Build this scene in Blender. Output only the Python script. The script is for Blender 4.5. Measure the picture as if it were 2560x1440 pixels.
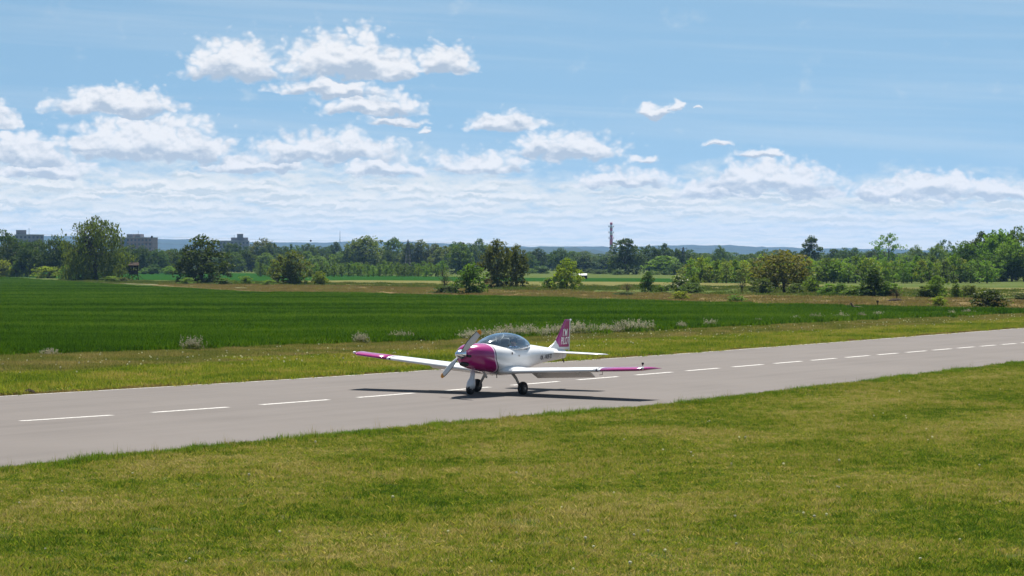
import bpy, bmesh, math, random
import numpy as np
from mathutils import Vector, Matrix, Euler
R = math.radians
rnd = random.Random(7)
for o in list(bpy.data.objects): bpy.data.objects.remove(o)
sc = bpy.context.scene
COL = sc.collection

# ------------------------------------------------------------------ camera
F, CH, HZ, CXP = 5475.0, 3.51, 655.0, 1280.0        # focal length (photo px), eye height, horizon row
cam = bpy.data.cameras.new('camera'); camo = bpy.data.objects.new('camera', cam); COL.objects.link(camo)
cam.sensor_width = 36; cam.lens = 36 * F / 2560; cam.clip_start = .5; cam.clip_end = 60000
camo.location = (0, 0, CH); camo.rotation_euler = (R(90) - math.atan((720 - HZ) / F), 0, 0)
sc.camera = camo
def gp(u, v, z=0.0):                                 # photo pixel -> point on the level z
    D = (CH - z) * F / (v - HZ)
    return Vector(((u - CXP) / F * D, D, z))
def at(u, v, D):                                     # photo pixel at a known distance
    return Vector(((u - CXP) / F * D, D, CH - (v - HZ) / F * D))

# ------------------------------------------------------------------ light
SUN_EL, SUN_AZ = 60.0, 11.0                          # sun stands beyond the aircraft, a little to the right
sun = bpy.data.lights.new('sun', 'SUN'); suno = bpy.data.objects.new('sun', sun); COL.objects.link(suno)
sun.energy = 5.0; sun.angle = R(.53); sun.color = (1, .95, .87)
sd = Vector((math.sin(R(SUN_AZ)) * math.cos(R(SUN_EL)), math.cos(R(SUN_AZ)) * math.cos(R(SUN_EL)), math.sin(R(SUN_EL))))
suno.rotation_euler = (-sd).to_track_quat('-Z', 'Y').to_euler(); suno.location = (0, 60, 80)
sc.view_settings.view_transform = 'Standard'; sc.view_settings.look = 'None'
sc.view_settings.gamma = 1; sc.view_settings.use_curve_mapping = False
sc.view_settings.exposure = 1.12
SKY_STRENGTH = 0.0565
SKY_TINT = (1.09, 1.17, .96); SKY_LIFT = .3            # clear dry air: the sky stays blue down to the horizon
CLOUD_LIT, CLOUD_SHADE = (7.6, 7.6, 7.7), (3.8, 4.5, 5.35)     # sky radiances, before SKY_STRENGTH
HORIZON = (8.4, 7.75, 6.25)                                      # pale air just above the skyline
BANK_LIT, BANK_SHADE = (7.1, 7.2, 7.0), (5.5, 6.15, 6.3)
PUFF_LIT, PUFF_SHADE = (7.8, 7.75, 7.5), (4.9, 5.55, 5.9)
HAZE = 6.5e-5

# ------------------------------------------------------------------ node helper
class NT:
    def __init__(s, tree): s.t = tree; s.n = tree.nodes; s.l = tree.links
    def new(s, ty, ins=None, **kw):
        n = s.n.new(ty)
        for k, v in kw.items(): setattr(n, k, v)
        for k, v in (ins or {}).items():
            if hasattr(v, 'is_output') or isinstance(v, bpy.types.NodeSocket): s.l.new(v, n.inputs[k])
            else: n.inputs[k].default_value = v
        return n
    def m(s, op, a, b=0.0, c=0.0, clamp=False):
        n = s.new('ShaderNodeMath', {0: a, 1: b, 2: c}, operation=op); n.use_clamp = clamp; return n.outputs[0]
    def vm(s, op, a, b=(0, 0, 0), c=(0, 0, 0)):
        n = s.new('ShaderNodeVectorMath', {0: a, 1: b, 2: c}, operation=op)
        return n.outputs['Value'] if op in ('LENGTH', 'DOT_PRODUCT', 'DISTANCE') else n.outputs[0]
    def noise(s, vec, scale, detail=4, rough=.55, dist=0, dim='3D'):
        n = s.new('ShaderNodeTexNoise', {'Vector': vec, 'Scale': scale, 'Detail': detail, 'Roughness': rough, 'Distortion': dist}, noise_dimensions=dim); return n.outputs
    def mix(s, f, a, b, blend='MIX'):
        n = s.n.new('ShaderNodeMix'); n.data_type = 'RGBA'; n.blend_type = blend
        for i, v in ((0, f), (6, a), (7, b)):
            if isinstance(v, bpy.types.NodeSocket): s.l.new(v, n.inputs[i])
            else: n.inputs[i].default_value = (tuple(v) + (1,))[:4] if i else v
        return n.outputs[2]
    def ss(s, x, a, b):                              # smoothstep
        n = s.new('ShaderNodeMapRange', {0: x, 1: a, 2: b, 3: 0.0, 4: 1.0}, interpolation_type='SMOOTHSTEP'); return n.outputs[0]
    def ramp(s, x, stops):
        n = s.new('ShaderNodeValToRGB', {0: x}); e = n.color_ramp.elements
        while len(e) > 1: e.remove(e[-1])
        for i, (p, c) in enumerate(stops):
            q = e[0] if i == 0 else e.new(p)
            q.position = p; q.color = tuple(c) + (1,)
        return n.outputs[0]

# ------------------------------------------------------------------ sky with cumulus
# coordinates: u = azimuth, v = elevation, both in photo-pixel-sized units (1 px = 1/5475 rad), valid all round
CL = [  # centre u, base row, half width, height
 (590,203,140,92),(850,196,165,98),(900,192,80,108),(985,198,75,62),(1115,184,80,64),(830,243,170,38),(930,290,140,52),(990,312,75,22),(1055,334,28,14),
 (295,292,175,58),(330,292,70,64),(20,342,48,66),(370,402,215,104),(260,392,110,62),(500,404,110,66),(80,412,120,66),
 (815,402,220,62),(880,400,70,64),(720,402,80,52),(1262,327,108,44),(1295,327,55,44),(1430,398,150,58),(1335,394,55,60),(1490,396,60,52),(1615,410,40,18),
 (1640,290,42,24),(1680,278,22,24),(1745,276,16,5),(1790,374,40,17),(1900,397,58,24),(1915,480,180,74),(2010,500,90,60),(1770,500,90,42),(1200,430,140,46),(960,440,120,44),
 (2320,500,130,62),(2190,505,80,44),(2470,500,110,44),(640,430,150,40),(130,450,150,52),(1560,470,120,44)]
world = bpy.data.worlds.new('World'); sc.world = world; world.use_nodes = True
world.cycles.sampling_method = 'MANUAL'; world.cycles.sample_map_resolution = 256
wt = NT(world.node_tree); wt.n.clear()
grp = bpy.data.node_groups.new('cumulus', 'ShaderNodeTree')
grp.interface.new_socket('P', in_out='INPUT', socket_type='NodeSocketVector')
grp.interface.new_socket('S', in_out='OUTPUT', socket_type='NodeSocketFloat')
grp.interface.new_socket('Base', in_out='OUTPUT', socket_type='NodeSocketFloat')
g = NT(grp); gi = g.new('NodeGroupInput'); go = g.new('NodeGroupOutput')
p0 = gi.outputs[0]
nz = g.noise(g.vm('MULTIPLY', p0, (1/78, 1/58, 0)), 1.0, 6, .50, dim='2D')
warp = g.vm('MULTIPLY', g.vm('SUBTRACT', nz[1], (.5, .5, .5)), (96, 54, 0))
pw = g.vm('ADD', p0, warp)
# the same kinds of cloud carry on round the rest of the sky (the azimuth is folded back and forth)
sp_ = g.new('ShaderNodeSeparateXYZ', {0: pw})
fold = g.m('SUBTRACT', g.m('PINGPONG', g.m('ADD', sp_.outputs[0], 1500.0), 3000.0), 1500.0)
pw = g.new('ShaderNodeCombineXYZ', {0: fold, 1: sp_.outputs[1]}).outputs[0]
acc = None; sha = None
for (cu, base, hw, ht) in CL:
    k_ = 1.16
    q0 = g.vm('MULTIPLY_ADD', pw, (1/(hw*k_), 1/(ht*k_), 0), (-(cu - CXP)/(hw*k_), -(HZ - base)/(ht*k_) - .15, 0))
    q = g.vm('MAXIMUM', q0, g.vm('MULTIPLY', q0, (-1, -4.2, 0)))
    d = g.vm('LENGTH', q)
    low = g.m('MULTIPLY', g.m('MULTIPLY', g.m('SUBTRACT', 1.0, g.vm('DOT_PRODUCT', q, (1, 0, 0)), clamp=True), g.m('SUBTRACT', .26, g.vm('DOT_PRODUCT', q0, (0, 1, 0)))), g.m('MULTIPLY_ADD', d, -3.0, 3.4, clamp=True))
    acc = d if acc is None else g.m('MINIMUM', acc, d)
    sha = low if sha is None else g.m('MAXIMUM', sha, low)
vb = g.new('ShaderNodeTexVoronoi', {'Vector': g.vm('MULTIPLY', g.vm('ADD', p0, g.vm('MULTIPLY', warp, (.45, .45, 0))), (1/36, 1/27, 0)), 'Scale': 1.0, 'Smoothness': .4, 'Detail': 1.0, 'Roughness': .5, 'Lacunarity': 2.3}, feature='SMOOTH_F1', voronoi_dimensions='2D').outputs[0]
S = g.m('SUBTRACT', 1.10, acc)
S = g.m('ADD', S, g.m('MULTIPLY', g.m('SUBTRACT', .40, vb), .46))
g.l.new(S, go.inputs[0]); g.l.new(sha, go.inputs[1])
# layered bank of flat cloud near the horizon
grd = bpy.data.node_groups.new('cloud_bank', 'ShaderNodeTree')
grd.interface.new_socket('P', in_out='INPUT', socket_type='NodeSocketVector')
grd.interface.new_socket('S', in_out='OUTPUT', socket_type='NodeSocketFloat'); grd.interface.new_socket('Puff', in_out='OUTPUT', socket_type='NodeSocketFloat'); grd.interface.new_socket('Base', in_out='OUTPUT', socket_type='NodeSocketFloat')
h = NT(grd); hi = h.new('NodeGroupInput'); ho = h.new('NodeGroupOutput')
sx = h.new('ShaderNodeSeparateXYZ', {0: hi.outputs[0]})
lv = h.m('LOGARITHM', h.m('MAXIMUM', h.m('ADD', sx.outputs[1], 45.0), 12.0), math.e)
pv = h.new('ShaderNodeCombineXYZ', {0: h.m('MULTIPLY', sx.outputs[0], 1/92), 1: h.m('MULTIPLY', lv, 7.0), 2: 3.3})
n1 = h.noise(pv.outputs[0], .8, 7, .60, .12, dim='2D')[0]
topn = h.noise(h.new('ShaderNodeCombineXYZ', {0: h.m('MULTIPLY', sx.outputs[0], 1/430), 1: 5.0}).outputs[0], 1.0, 3, .5, dim='2D')[0]
lean = h.m('MULTIPLY', h.m('SUBTRACT', h.m('DIVIDE', sx.outputs[0], -1280.0), 0.0), 34.0)
lean = h.m('MINIMUM', h.m('MAXIMUM', lean, -40.0), 40.0)
top = h.m('ADD', h.m('MULTIPLY_ADD', topn, 110.0, 135.0), lean)
cov = h.m('MULTIPLY', h.m('SUBTRACT', top, sx.outputs[1]), 1/60)
cov = h.m('MINIMUM', h.m('MAXIMUM', cov, -1.6), .28)
h.l.new(h.m('ADD', h.m('MULTIPLY', h.m('SUBTRACT', n1, .5), 3.2), cov), ho.inputs[0])
# rows of small flat-based cumulus, smaller and closer towards the horizon
wn = h.noise(h.vm('MULTIPLY', hi.outputs[0], (1/46, 1/30, 0)), 1.0, 6, .58, dim='2D')[1]
puff = None; base_ = None
for kx, ky, ox, oy in ((1/165, 4.4, 0.0, 0.0), (1/115, 5.6, 7.3, 3.1)):
    cc = h.new('ShaderNodeCombineXYZ', {0: h.m('MULTIPLY_ADD', sx.outputs[0], kx, ox), 1: h.m('MULTIPLY_ADD', lv, ky, oy)}).outputs[0]
    cc = h.vm('ADD', cc, h.vm('MULTIPLY', h.vm('SUBTRACT', wn, (.5, .5, .5)), (.95, .75, 0)))
    vr = h.new('ShaderNodeTexVoronoi', {'Vector': cc, 'Scale': 1.0, 'Randomness': .95}, feature='F1', voronoi_dimensions='2D')
    q0 = h.vm('MULTIPLY_ADD', h.vm('SUBTRACT', cc, vr.outputs['Position']), (1.15, 1.5, 0), (0, .18, 0))
    q = h.vm('MAXIMUM', q0, h.vm('MULTIPLY', q0, (-1, -3.4, 0))); d_ = h.vm('LENGTH', q)
    s_ = h.m('SUBTRACT', .74, d_); b_ = h.m('MULTIPLY', h.m('SUBTRACT', 1.0, d_, clamp=True), h.m('SUBTRACT', .25, h.vm('DOT_PRODUCT', q0, (0, 1, 0))))
    puff = s_ if puff is None else h.m('MAXIMUM', puff, s_); base_ = b_ if base_ is None else h.m('MAXIMUM', base_, b_)
h.l.new(h.m('ADD', puff, h.m('MULTIPLY', cov, .9)), ho.inputs[1]); h.l.new(base_, ho.inputs[2])

tc = wt.new('ShaderNodeTexCoord'); sep = wt.new('ShaderNodeSeparateXYZ', {0: wt.vm('NORMALIZE', tc.outputs['Generated'])})
u = wt.m('MULTIPLY', wt.m('ARCTAN2', sep.outputs[0], sep.outputs[1]), F)
v = wt.m('MULTIPLY', wt.m('ARCSINE', sep.outputs[2]), F)
P = wt.new('ShaderNodeCombineXYZ', {0: u, 1: v, 2: 0.0}).outputs[0]
def ev(gr, vec):
    n = wt.n.new('ShaderNodeGroup'); n.node_tree = gr; wt.l.new(vec, n.inputs[0]); return n.outputs[0]
def ev2(gr, vec):
    n = wt.n.new('ShaderNodeGroup'); n.node_tree = gr; wt.l.new(vec, n.inputs[0]); return n.outputs[0], n.outputs[1]
S1, SB = ev2(grp, P)
bn = wt.n.new('ShaderNodeGroup'); bn.node_tree = grd; wt.l.new(P, bn.inputs[0]); B1, PF, PB = bn.outputs[0], bn.outputs[1], bn.outputs[2]; B2 = ev(grd, wt.vm('ADD', P, (3, 8, 0)))
a1 = wt.ss(S1, .0, .46); ab = wt.m('MULTIPLY', wt.m('MULTIPLY_ADD', wt.ss(B1, -.6, .5), .58, wt.m('MULTIPLY', wt.ss(B1, -1.25, -.3), .36)), .95)
# light comes from above and beyond: bases and hollows are greyer
f0 = wt.noise(wt.vm('MULTIPLY', P, (1/62, 1/40, 0)), 1.0, 6, .55, dim='2D')[0]
f1 = wt.noise(wt.vm('MULTIPLY', wt.vm('ADD', P, (4, 9, 0)), (1/62, 1/40, 0)), 1.0, 6, .55, dim='2D')[0]
rel = wt.m('MULTIPLY', wt.m('SUBTRACT', f1, f0), 2.6)
sh1 = wt.m('ADD', wt.ss(wt.m('ADD', SB, wt.m('MULTIPLY', wt.m('SUBTRACT', f0, .5), .22)), .0, .22), rel, clamp=True)
sh1 = wt.m('MULTIPLY', sh1, wt.ss(S1, -.05, .22))
shb = wt.ss(wt.m('SUBTRACT', B2, B1), -.35, .6)
c1 = wt.mix(sh1, CLOUD_LIT, CLOUD_SHADE)
cb = wt.mix(shb, BANK_LIT, BANK_SHADE)
sky = wt.new('ShaderNodeTexSky', sky_type='NISHITA'); sky.sun_disc = False
sky.sun_elevation = R(SUN_EL); sky.sun_rotation = R(SUN_AZ); sky.air_density = 1.0; sky.dust_density = .25; sky.ozone_density = 3.0; sky.altitude = 200
skv = wt.vm('NORMALIZE', wt.vm('ADD', wt.vm('NORMALIZE', tc.outputs['Generated']), (0, 0, SKY_LIFT))); wt.l.new(skv, sky.inputs[0])
skyc = wt.vm('MULTIPLY', sky.outputs[0], SKY_TINT)
# thin veils of high cloud
cn = wt.noise(wt.vm('MULTIPLY', wt.vm('ADD', P, wt.new('ShaderNodeCombineXYZ', {1: wt.m('MULTIPLY', u, .05)}).outputs[0]), (1/1500, 1/60, 0)), 1.0, 5, .55, .2, dim='2D')[0]
ci = wt.m('MULTIPLY', wt.ss(cn, .42, .85), .2)
col = wt.mix(ci, skyc, BANK_LIT)
col = wt.mix(ab, col, cb)
fade = wt.m('MULTIPLY_ADD', wt.ss(v, 10.0, 190.0), .55, .40)
cp = wt.mix(wt.m('ADD', wt.ss(PB, -.02, .22), wt.m('MULTIPLY', rel, .7), clamp=True), PUFF_LIT, PUFF_SHADE)
col = wt.mix(wt.m('MULTIPLY', wt.ss(PF, .12, .6), fade), col, cp)
col = wt.mix(wt.m('MULTIPLY', a1, .97), col, c1)
hzn = wt.m('MULTIPLY', wt.m('EXPONENT', wt.m('MULTIPLY', wt.m('MAXIMUM', v, 0.0), -1/95)), .6)
col = wt.mix(hzn, col, HORIZON)
up = wt.ss(v, -12, 0)
col = wt.mix(up, skyc, col)
bg = wt.new('ShaderNodeBackground', {0: col, 1: SKY_STRENGTH}); wo = wt.new('ShaderNodeOutputWorld', {0: bg.outputs[0]})

# ------------------------------------------------------------------ object helpers
def link(o, parent=None):
    COL.objects.link(o)
    if parent is not None: o.parent = parent
    return o
def tag(o, label=None, cat=None, group=None, kind=None):
    if label: o['label'] = label
    if cat: o['category'] = cat
    if group: o['group'] = group
    if kind: o['kind'] = kind
    return o
def empty(name, loc=(0, 0, 0), rz=0, label=None, cat=None, group=None):
    o = bpy.data.objects.new(name, None); o.empty_display_size = .3; link(o); o.location = loc; o.rotation_euler = (0, 0, rz)
    return tag(o, label, cat, group)
def mesh(name, vs, fs, mat=None, parent=None, smooth=False, mats=None, midx=None):
    me = bpy.data.meshes.new(name); me.from_pydata([tuple(a) for a in vs], [], [tuple(a) for a in fs]); me.update()
    for m_ in (mats or ([mat] if mat else [])): me.materials.append(m_)
    if midx is not None: me.polygons.foreach_set('material_index', midx)
    if smooth: me.polygons.foreach_set('use_smooth', [True] * len(me.polygons))
    return link(bpy.data.objects.new(name, me), parent)
def npmesh(name, V, nper, mat):                       # V (n,nper,3): separate faces
    n = V.shape[0]; me = bpy.data.meshes.new(name)
    me.vertices.add(n * nper); me.vertices.foreach_set('co', V.reshape(-1).astype(np.float32))
    me.loops.add(n * nper); me.loops.foreach_set('vertex_index', np.arange(n * nper, dtype=np.int32))
    me.polygons.add(n); me.polygons.foreach_set('loop_start', np.arange(0, n * nper, nper, dtype=np.int32))
    me.update(calc_edges=True); me.validate()
    if mat: me.materials.append(mat)
    return me
class MB:                                             # collects shapes into one mesh
    def __init__(s): s.v = []; s.f = []
    def add(s, vs, fs):
        b = len(s.v); s.v += [tuple(a) for a in vs]; s.f += [tuple(i + b for i in q) for q in fs]; return s
    def box(s, c, d, rz=0, M=None):
        x, y, z = d[0]/2, d[1]/2, d[2]/2
        vs = [Vector((a*x, b*y, e*z)) for a in (-1, 1) for b in (-1, 1) for e in (-1, 1)]
        m_ = Matrix.Translation(c) @ (M if M is not None else Matrix.Rotation(rz, 4, 'Z'))
        return s.add([m_ @ q for q in vs], [(0,1,3,2),(4,6,7,5),(0,4,5,1),(2,3,7,6),(0,2,6,4),(1,5,7,3)])
    def tube(s, pts, rad, n=8, cap=True, sq=None):
        pts = [Vector(p) for p in pts]; rad = rad if isinstance(rad, (list, tuple)) else [rad] * len(pts)
        rings = []; prev = None
        for i, p in enumerate(pts):
            t = (pts[min(i+1, len(pts)-1)] - pts[max(i-1, 0)]).normalized()
            if prev is None: a = t.orthogonal().normalized()
            else: a = (prev - t * prev.dot(t)).normalized()
            prev = a; b = t.cross(a)
            rings.append([p + (a*math.cos(2*math.pi*k/n) + b*math.sin(2*math.pi*k/n)*(sq or 1)) * rad[i] for k in range(n)])
        vs = [q for r_ in rings for q in r_]; fs = []
        for i in range(len(pts)-1):
            for k in range(n): fs.append((i*n+k, i*n+(k+1)%n, (i+1)*n+(k+1)%n, (i+1)*n+k))
        if cap: fs.append(tuple(range(n-1, -1, -1))); fs.append(tuple(range((len(pts)-1)*n, len(pts)*n)))
        return s.add(vs, fs)
    def loft(s, rings, cap=True, close=True):
        n = len(rings[0]); vs = [q for r_ in rings for q in r_]; fs = []
        for i in range(len(rings)-1):
            for k in range(n if close else n-1): fs.append((i*n+k, i*n+(k+1)%n, (i+1)*n+(k+1)%n, (i+1)*n+k))
        if cap: fs.append(tuple(range(n-1, -1, -1))); fs.append(tuple(range((len(rings)-1)*n, len(rings)*n)))
        return s.add(vs, fs)
    def ball(s, c, r, n=10, m_=6, sc=(1, 1, 1)):
        rings = []
        for i in range(m_+1):
            a = math.pi * i / m_; rr = max(math.sin(a), .02)
            rings.append([Vector(c) + Vector((rr*math.cos(2*math.pi*k/n)*r*sc[0], rr*math.sin(2*math.pi*k/n)*r*sc[1], math.cos(a)*r*sc[2])) for k in range(n)])
        return s.loft(rings)
    def build(s, name, mat=None, parent=None, smooth=False, mats=None, midx=None): 
        o = mesh(name, s.v, s.f, mat, parent, smooth, mats, midx)
        bm = bmesh.new(); bm.from_mesh(o.data); bmesh.ops.recalc_face_normals(bm, faces=bm.faces); bm.to_mesh(o.data); bm.free()
        return o
def copy_tree(o, parent=None):
    c = o.copy(); COL.objects.link(c); c.parent = parent
    for ch in o.children: copy_tree(ch, c)
    return c

# ------------------------------------------------------------------ materials
def pmat(name, col, rough=.6, metal=0, coat=0, spec=.5, fn=None):
    m_ = bpy.data.materials.new(name); m_.use_nodes = True; t = NT(m_.node_tree); b = t.n['Principled BSDF']
    b.inputs['Base Color'].default_value = tuple(col) + (1,); b.inputs['Roughness'].default_value = rough
    b.inputs['Metallic'].default_value = metal; b.inputs['Coat Weight'].default_value = coat; b.inputs['Specular IOR Level'].default_value = spec
    if fn: fn(t, b)
    return m_
def wear(c, amt=.12, scale=6.0):                      # uneven paint and dirt
    def fn(t, b):
        p = t.new('ShaderNodeTexCoord').outputs['Object']
        n = t.noise(p, scale, 6, .65)[0]
        t.l.new(t.mix(t.ss(n, .35, .75), c, tuple(q * (1 - amt) for q in c)), b.inputs['Base Color'])
        t.l.new(t.m('MULTIPLY_ADD', n, .25, b.inputs['Roughness'].default_value - .1), b.inputs['Roughness'])
    return fn
def leafmat(name, ca, cb, trans=.45, nscale=.35, rough=.6):
    m_ = bpy.data.materials.new(name); m_.use_nodes = True; t = NT(m_.node_tree); t.n.clear()
    geo = t.new('ShaderNodeNewGeometry'); oi = t.new('ShaderNodeObjectInfo')
    n = t.noise(geo.outputs['Position'], nscale, 3, .6)[0]
    f_ = t.m('ADD', t.m('MULTIPLY', t.ss(n, .3, .7), .65), t.m('MULTIPLY', geo.outputs['Random Per Island'], .35))
    c = t.mix(f_, ca, cb)
    hs = t.new('ShaderNodeHueSaturation', {'Hue': t.m('MULTIPLY_ADD', oi.outputs['Random'], .03, .485), 'Saturation': 1.0, 'Value': t.m('MULTIPLY_ADD', oi.outputs['Random'], .35, .82), 'Color': c}).outputs[0]
    d = t.new('ShaderNodeBsdfPrincipled', {'Base Color': hs, 'Roughness': rough, 'Specular IOR Level': .1})
    tr = t.new('ShaderNodeBsdfTranslucent', {'Color': t.mix(.5, hs, t.vm('MULTIPLY', hs, (1.5, 1.5, .5)))})
    mx = t.new('ShaderNodeMixShader', {0: trans, 1: d.outputs[0], 2: tr.outputs[0]})
    t.new('ShaderNodeOutputMaterial', {0: mx.outputs[0]})
    return m_
def grassmat(name, stops, s1=.35, s2=2.2, trans=.4, stretch=(1, 1, 1), isl=.25, rot=0.0, w2=.8):
    m_ = bpy.data.materials.new(name); m_.use_nodes = True; t = NT(m_.node_tree); t.n.clear()
    geo = t.new('ShaderNodeNewGeometry')
    p = t.new('ShaderNodeMapping', {'Vector': geo.outputs['Position'], 'Rotation': (0, 0, rot), 'Scale': stretch}).outputs[0]
    n = t.noise(p, s1, 5, .62, .4)[0]; n2 = t.noise(p, s2, 3, .6)[0]
    f_ = t.m('ADD', t.m('MULTIPLY', t.m('SUBTRACT', n, .5), 2.0), t.m('MULTIPLY', t.m('SUBTRACT', n2, .5), w2))
    f_ = t.m('ADD', t.m('ADD', f_, .5), t.m('MULTIPLY', t.m('SUBTRACT', geo.outputs['Random Per Island'], .5), isl), clamp=True)
    c = t.ramp(f_, stops)
    d = t.new('ShaderNodeBsdfPrincipled', {'Base Color': c, 'Roughness': .6, 'Specular IOR Level': .12})
    tr = t.new('ShaderNodeBsdfTranslucent', {'Color': t.vm('MULTIPLY', c, (1.25, 1.25, .7))})
    mx = t.new('ShaderNodeMixShader', {0: trans, 1: d.outputs[0], 2: tr.outputs[0]})
    t.new('ShaderNodeOutputMaterial', {0: mx.outputs[0]})
    return m_
RDIR = math.atan2(.565, .825)                         # runway direction from +Y
LAWN = [(0, (.0448, .0918, .0112)), (.18, (.0952, .1568, .0168)), (.38, (.1680, .2128, .0269)), (.54, (.2296, .2408, .0426)), (.70, (.2632, .2296, .0739)), (.85, (.2968, .2464, .1120)), (1, (.3696, .3080, .1736))]
M_lawn = grassmat('lawn_blades', LAWN, .26, 3.4, isl=.8, w2=1.7)
VERGE = [(0, (.0561, .1076, .0131)), (.35, (.1309, .1870, .0224)), (.6, (.2244, .2525, .0337)), (.8, (.2805, .2431, .0655)), (1, (.3553, .2712, .1309))]
M_verge = grassmat('verge_blades', VERGE, .25, 2.6, isl=.55, w2=1.2)
M_dry = grassmat('dry_blades', [(0, (.0680, .1020, .0255)), (.4, (.1445, .1530, .0467)), (.7, (.2125, .1785, .0808)), (1, (.2890, .2295, .1360))], .3, 1.6)
M_edge = grassmat('edge_blades', [(0, (.0765, .0595, .0255)), (.5, (.1700, .1275, .0595)), (1, (.2805, .2210, .1275))], .6, 2)
M_wheat = grassmat('wheat_blades', [(0, (.014, .044, .003)), (.35, (.036, .090, .005)), (.65, (.064, .130, .008)), (1, (.115, .175, .02))], .045, .35, .45, (.6, 2.6, 1), .7)
def groundmat(name, ca, cb, cc, s=.4, stretch=(1, 1, 1), rot=0, bump=.3):
    def fn(t, b):
        geo = t.new('ShaderNodeNewGeometry')
        p = t.new('ShaderNodeMapping', {'Vector': geo.outputs['Position'], 'Rotation': (0, 0, rot), 'Scale': stretch}).outputs[0]
        n = t.noise(p, s, 7, .65, .3)[0]; n2 = t.noise(p, s * 9, 4, .7)[0]
        c = t.mix(t.ss(n, .3, .7), ca, cb); c = t.mix(t.m('MULTIPLY', t.ss(n2, .4, .75), .7), c, cc)
        t.l.new(c, b.inputs['Base Color'])
        bp = t.new('ShaderNodeBump', {'Height': n2, 'Strength': bump, 'Distance': .1}); t.l.new(bp.outputs[0], b.inputs['Normal'])
    return pmat(name, ca, .95, spec=0, fn=fn)
M_ground = groundmat('meadow_soil', (.0425, .0723, .0170), (.0765, .0978, .0298), (.1020, .0935, .0425), .06)
M_lawnsoil = groundmat('lawn_soil', (.0382, .0595, .0127), (.0638, .0723, .0213), (.0680, .0595, .0255), .8)
M_wheatsoil = groundmat('wheat_soil', (.0102, .0382, .0068), (.0170, .0595, .0085), (.0255, .0765, .0127), .25)
M_stub = groundmat('stubble_soil', (.1403, .0978, .0493), (.1062, .0850, .0382), (.1615, .1318, .0638), .12, (.25, 1.6, 1), 0, .4)
M_tan = groundmat('dry_meadow', (.1318, .1148, .0467), (.0808, .0978, .0255), (.135, .115, .06), .1, (.3, 1.5, 1), 0)
M_field2 = groundmat('far_crop', (.0132, .0448, .0074), (.0158, .0527, .0095), (.0185, .0580, .0105), .05, (.3, 1.5, 1), 0, .1)
M_pale = groundmat('pale_track', (.1445, .1403, .0850), (.1190, .1275, .0595), (.1700, .1530, .1020), .2)
def asph(t, b):
    geo = t.new('ShaderNodeNewGeometry')
    p = t.new('ShaderNodeMapping', {'Vector': geo.outputs['Position'], 'Rotation': (0, 0, RDIR)}).outputs[0]
    st = t.new('ShaderNodeMapping', {'Vector': p, 'Scale': (1.6, .07, 1)}).outputs[0]
    n1 = t.noise(st, 1.0, 6, .65)[0]; n2 = t.noise(p, .22, 5, .6)[0]; n3 = t.noise(p, 24, 4, .8)[0]; n4 = t.noise(p, 150, 2, .8)[0]
    c = t.mix(t.ss(n1, .3, .72), (.1258, .1130, .1062), (.1088, .0978, .0918))
    c = t.mix(t.m('MULTIPLY', t.ss(n2, .35, .7), .6), c, (.1360, .1224, .1148))
    c = t.mix(t.m('MULTIPLY', t.ss(n3, .55, .8), .35), c, (.0748, .0672, .0638))
    c = t.mix(t.m('MULTIPLY', t.ss(n4, .5, .8), .3), c, (.1785, .1658, .1573))
    # dark rubber streaks along the wheel tracks
    st2 = t.new('ShaderNodeMapping', {'Vector': p, 'Scale': (4.5, .045, 1)}).outputs[0]
    n5 = t.noise(st2, 1.0, 3, .5)[0]
    c = t.mix(t.m('MULTIPLY', t.ss(n5, .6, .78), .3), c, (.0714, .0654, .0638))
    t.l.new(c, b.inputs['Base Color'])
    bp = t.new('ShaderNodeBump', {'Height': n3, 'Strength': .25, 'Distance': .01}); t.l.new(bp.outputs[0], b.inputs['Normal'])
M_asph = pmat('pale_asphalt', (.1360, .1190, .1105), .9, spec=.08, fn=asph)
def paint(t, b):
    p = t.new('ShaderNodeNewGeometry').outputs['Position']
    n = t.noise(p, 9, 7, .78)[0]
    t.l.new(t.mix(t.m('MULTIPLY', t.ss(n, .36, .68), .9), (.50, .485, .46), (.16, .145, .135)), b.inputs['Base Color'])
M_line = pmat('road_paint', (.5950, .5950, .5780), .7, spec=.3, fn=paint)

# ------------------------------------------------------------------ ground sheets
def sheet(name, pts, mat, z, kind='structure'):
    o = mesh(name, [(p[0], p[1], z) for p in pts], [tuple(range(len(pts)))], mat)
    if o.data.polygons[0].normal.z < 0: o.data.flip_normals()
    return tag(o, kind=kind)
def strip(name, pa, pb, mat, z):                      # ribbon between two polylines of equal length
    n = len(pa); vs = [(p[0], p[1], z) for p in pa] + [(p[0], p[1], z) for p in pb]
    o = mesh(name, vs, [(i, i+1, n+i+1, n+i) for i in range(n-1)], mat)
    bm = bmesh.new(); bm.from_mesh(o.data); bmesh.ops.recalc_face_normals(bm, faces=bm.faces)
    if sum(f.normal.z for f in bm.faces) < 0: bmesh.ops.reverse_faces(bm, faces=bm.faces)
    bm.to_mesh(o.data); bm.free(); return tag(o, kind='structure')
def xy(v): return np.array([v[0], v[1]])
RU = np.array([.5649, .8252])
far_e = [xy(gp(*q)) for q in [(0, 990), (640, 953), (1347, 907.5), (1700, 884), (2130, 852), (2560, 819.6)]]
near_e = [xy(gp(*q)) for q in [(0, 1176), (900, 1084), (1700, 1013), (2560, 908)]]
far_e = [far_e[0] - RU * 45] + far_e + [far_e[-1] + RU * 60]
near_e = [near_e[0] - RU * 28] + near_e + [near_e[-1] + RU * 95]
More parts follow.
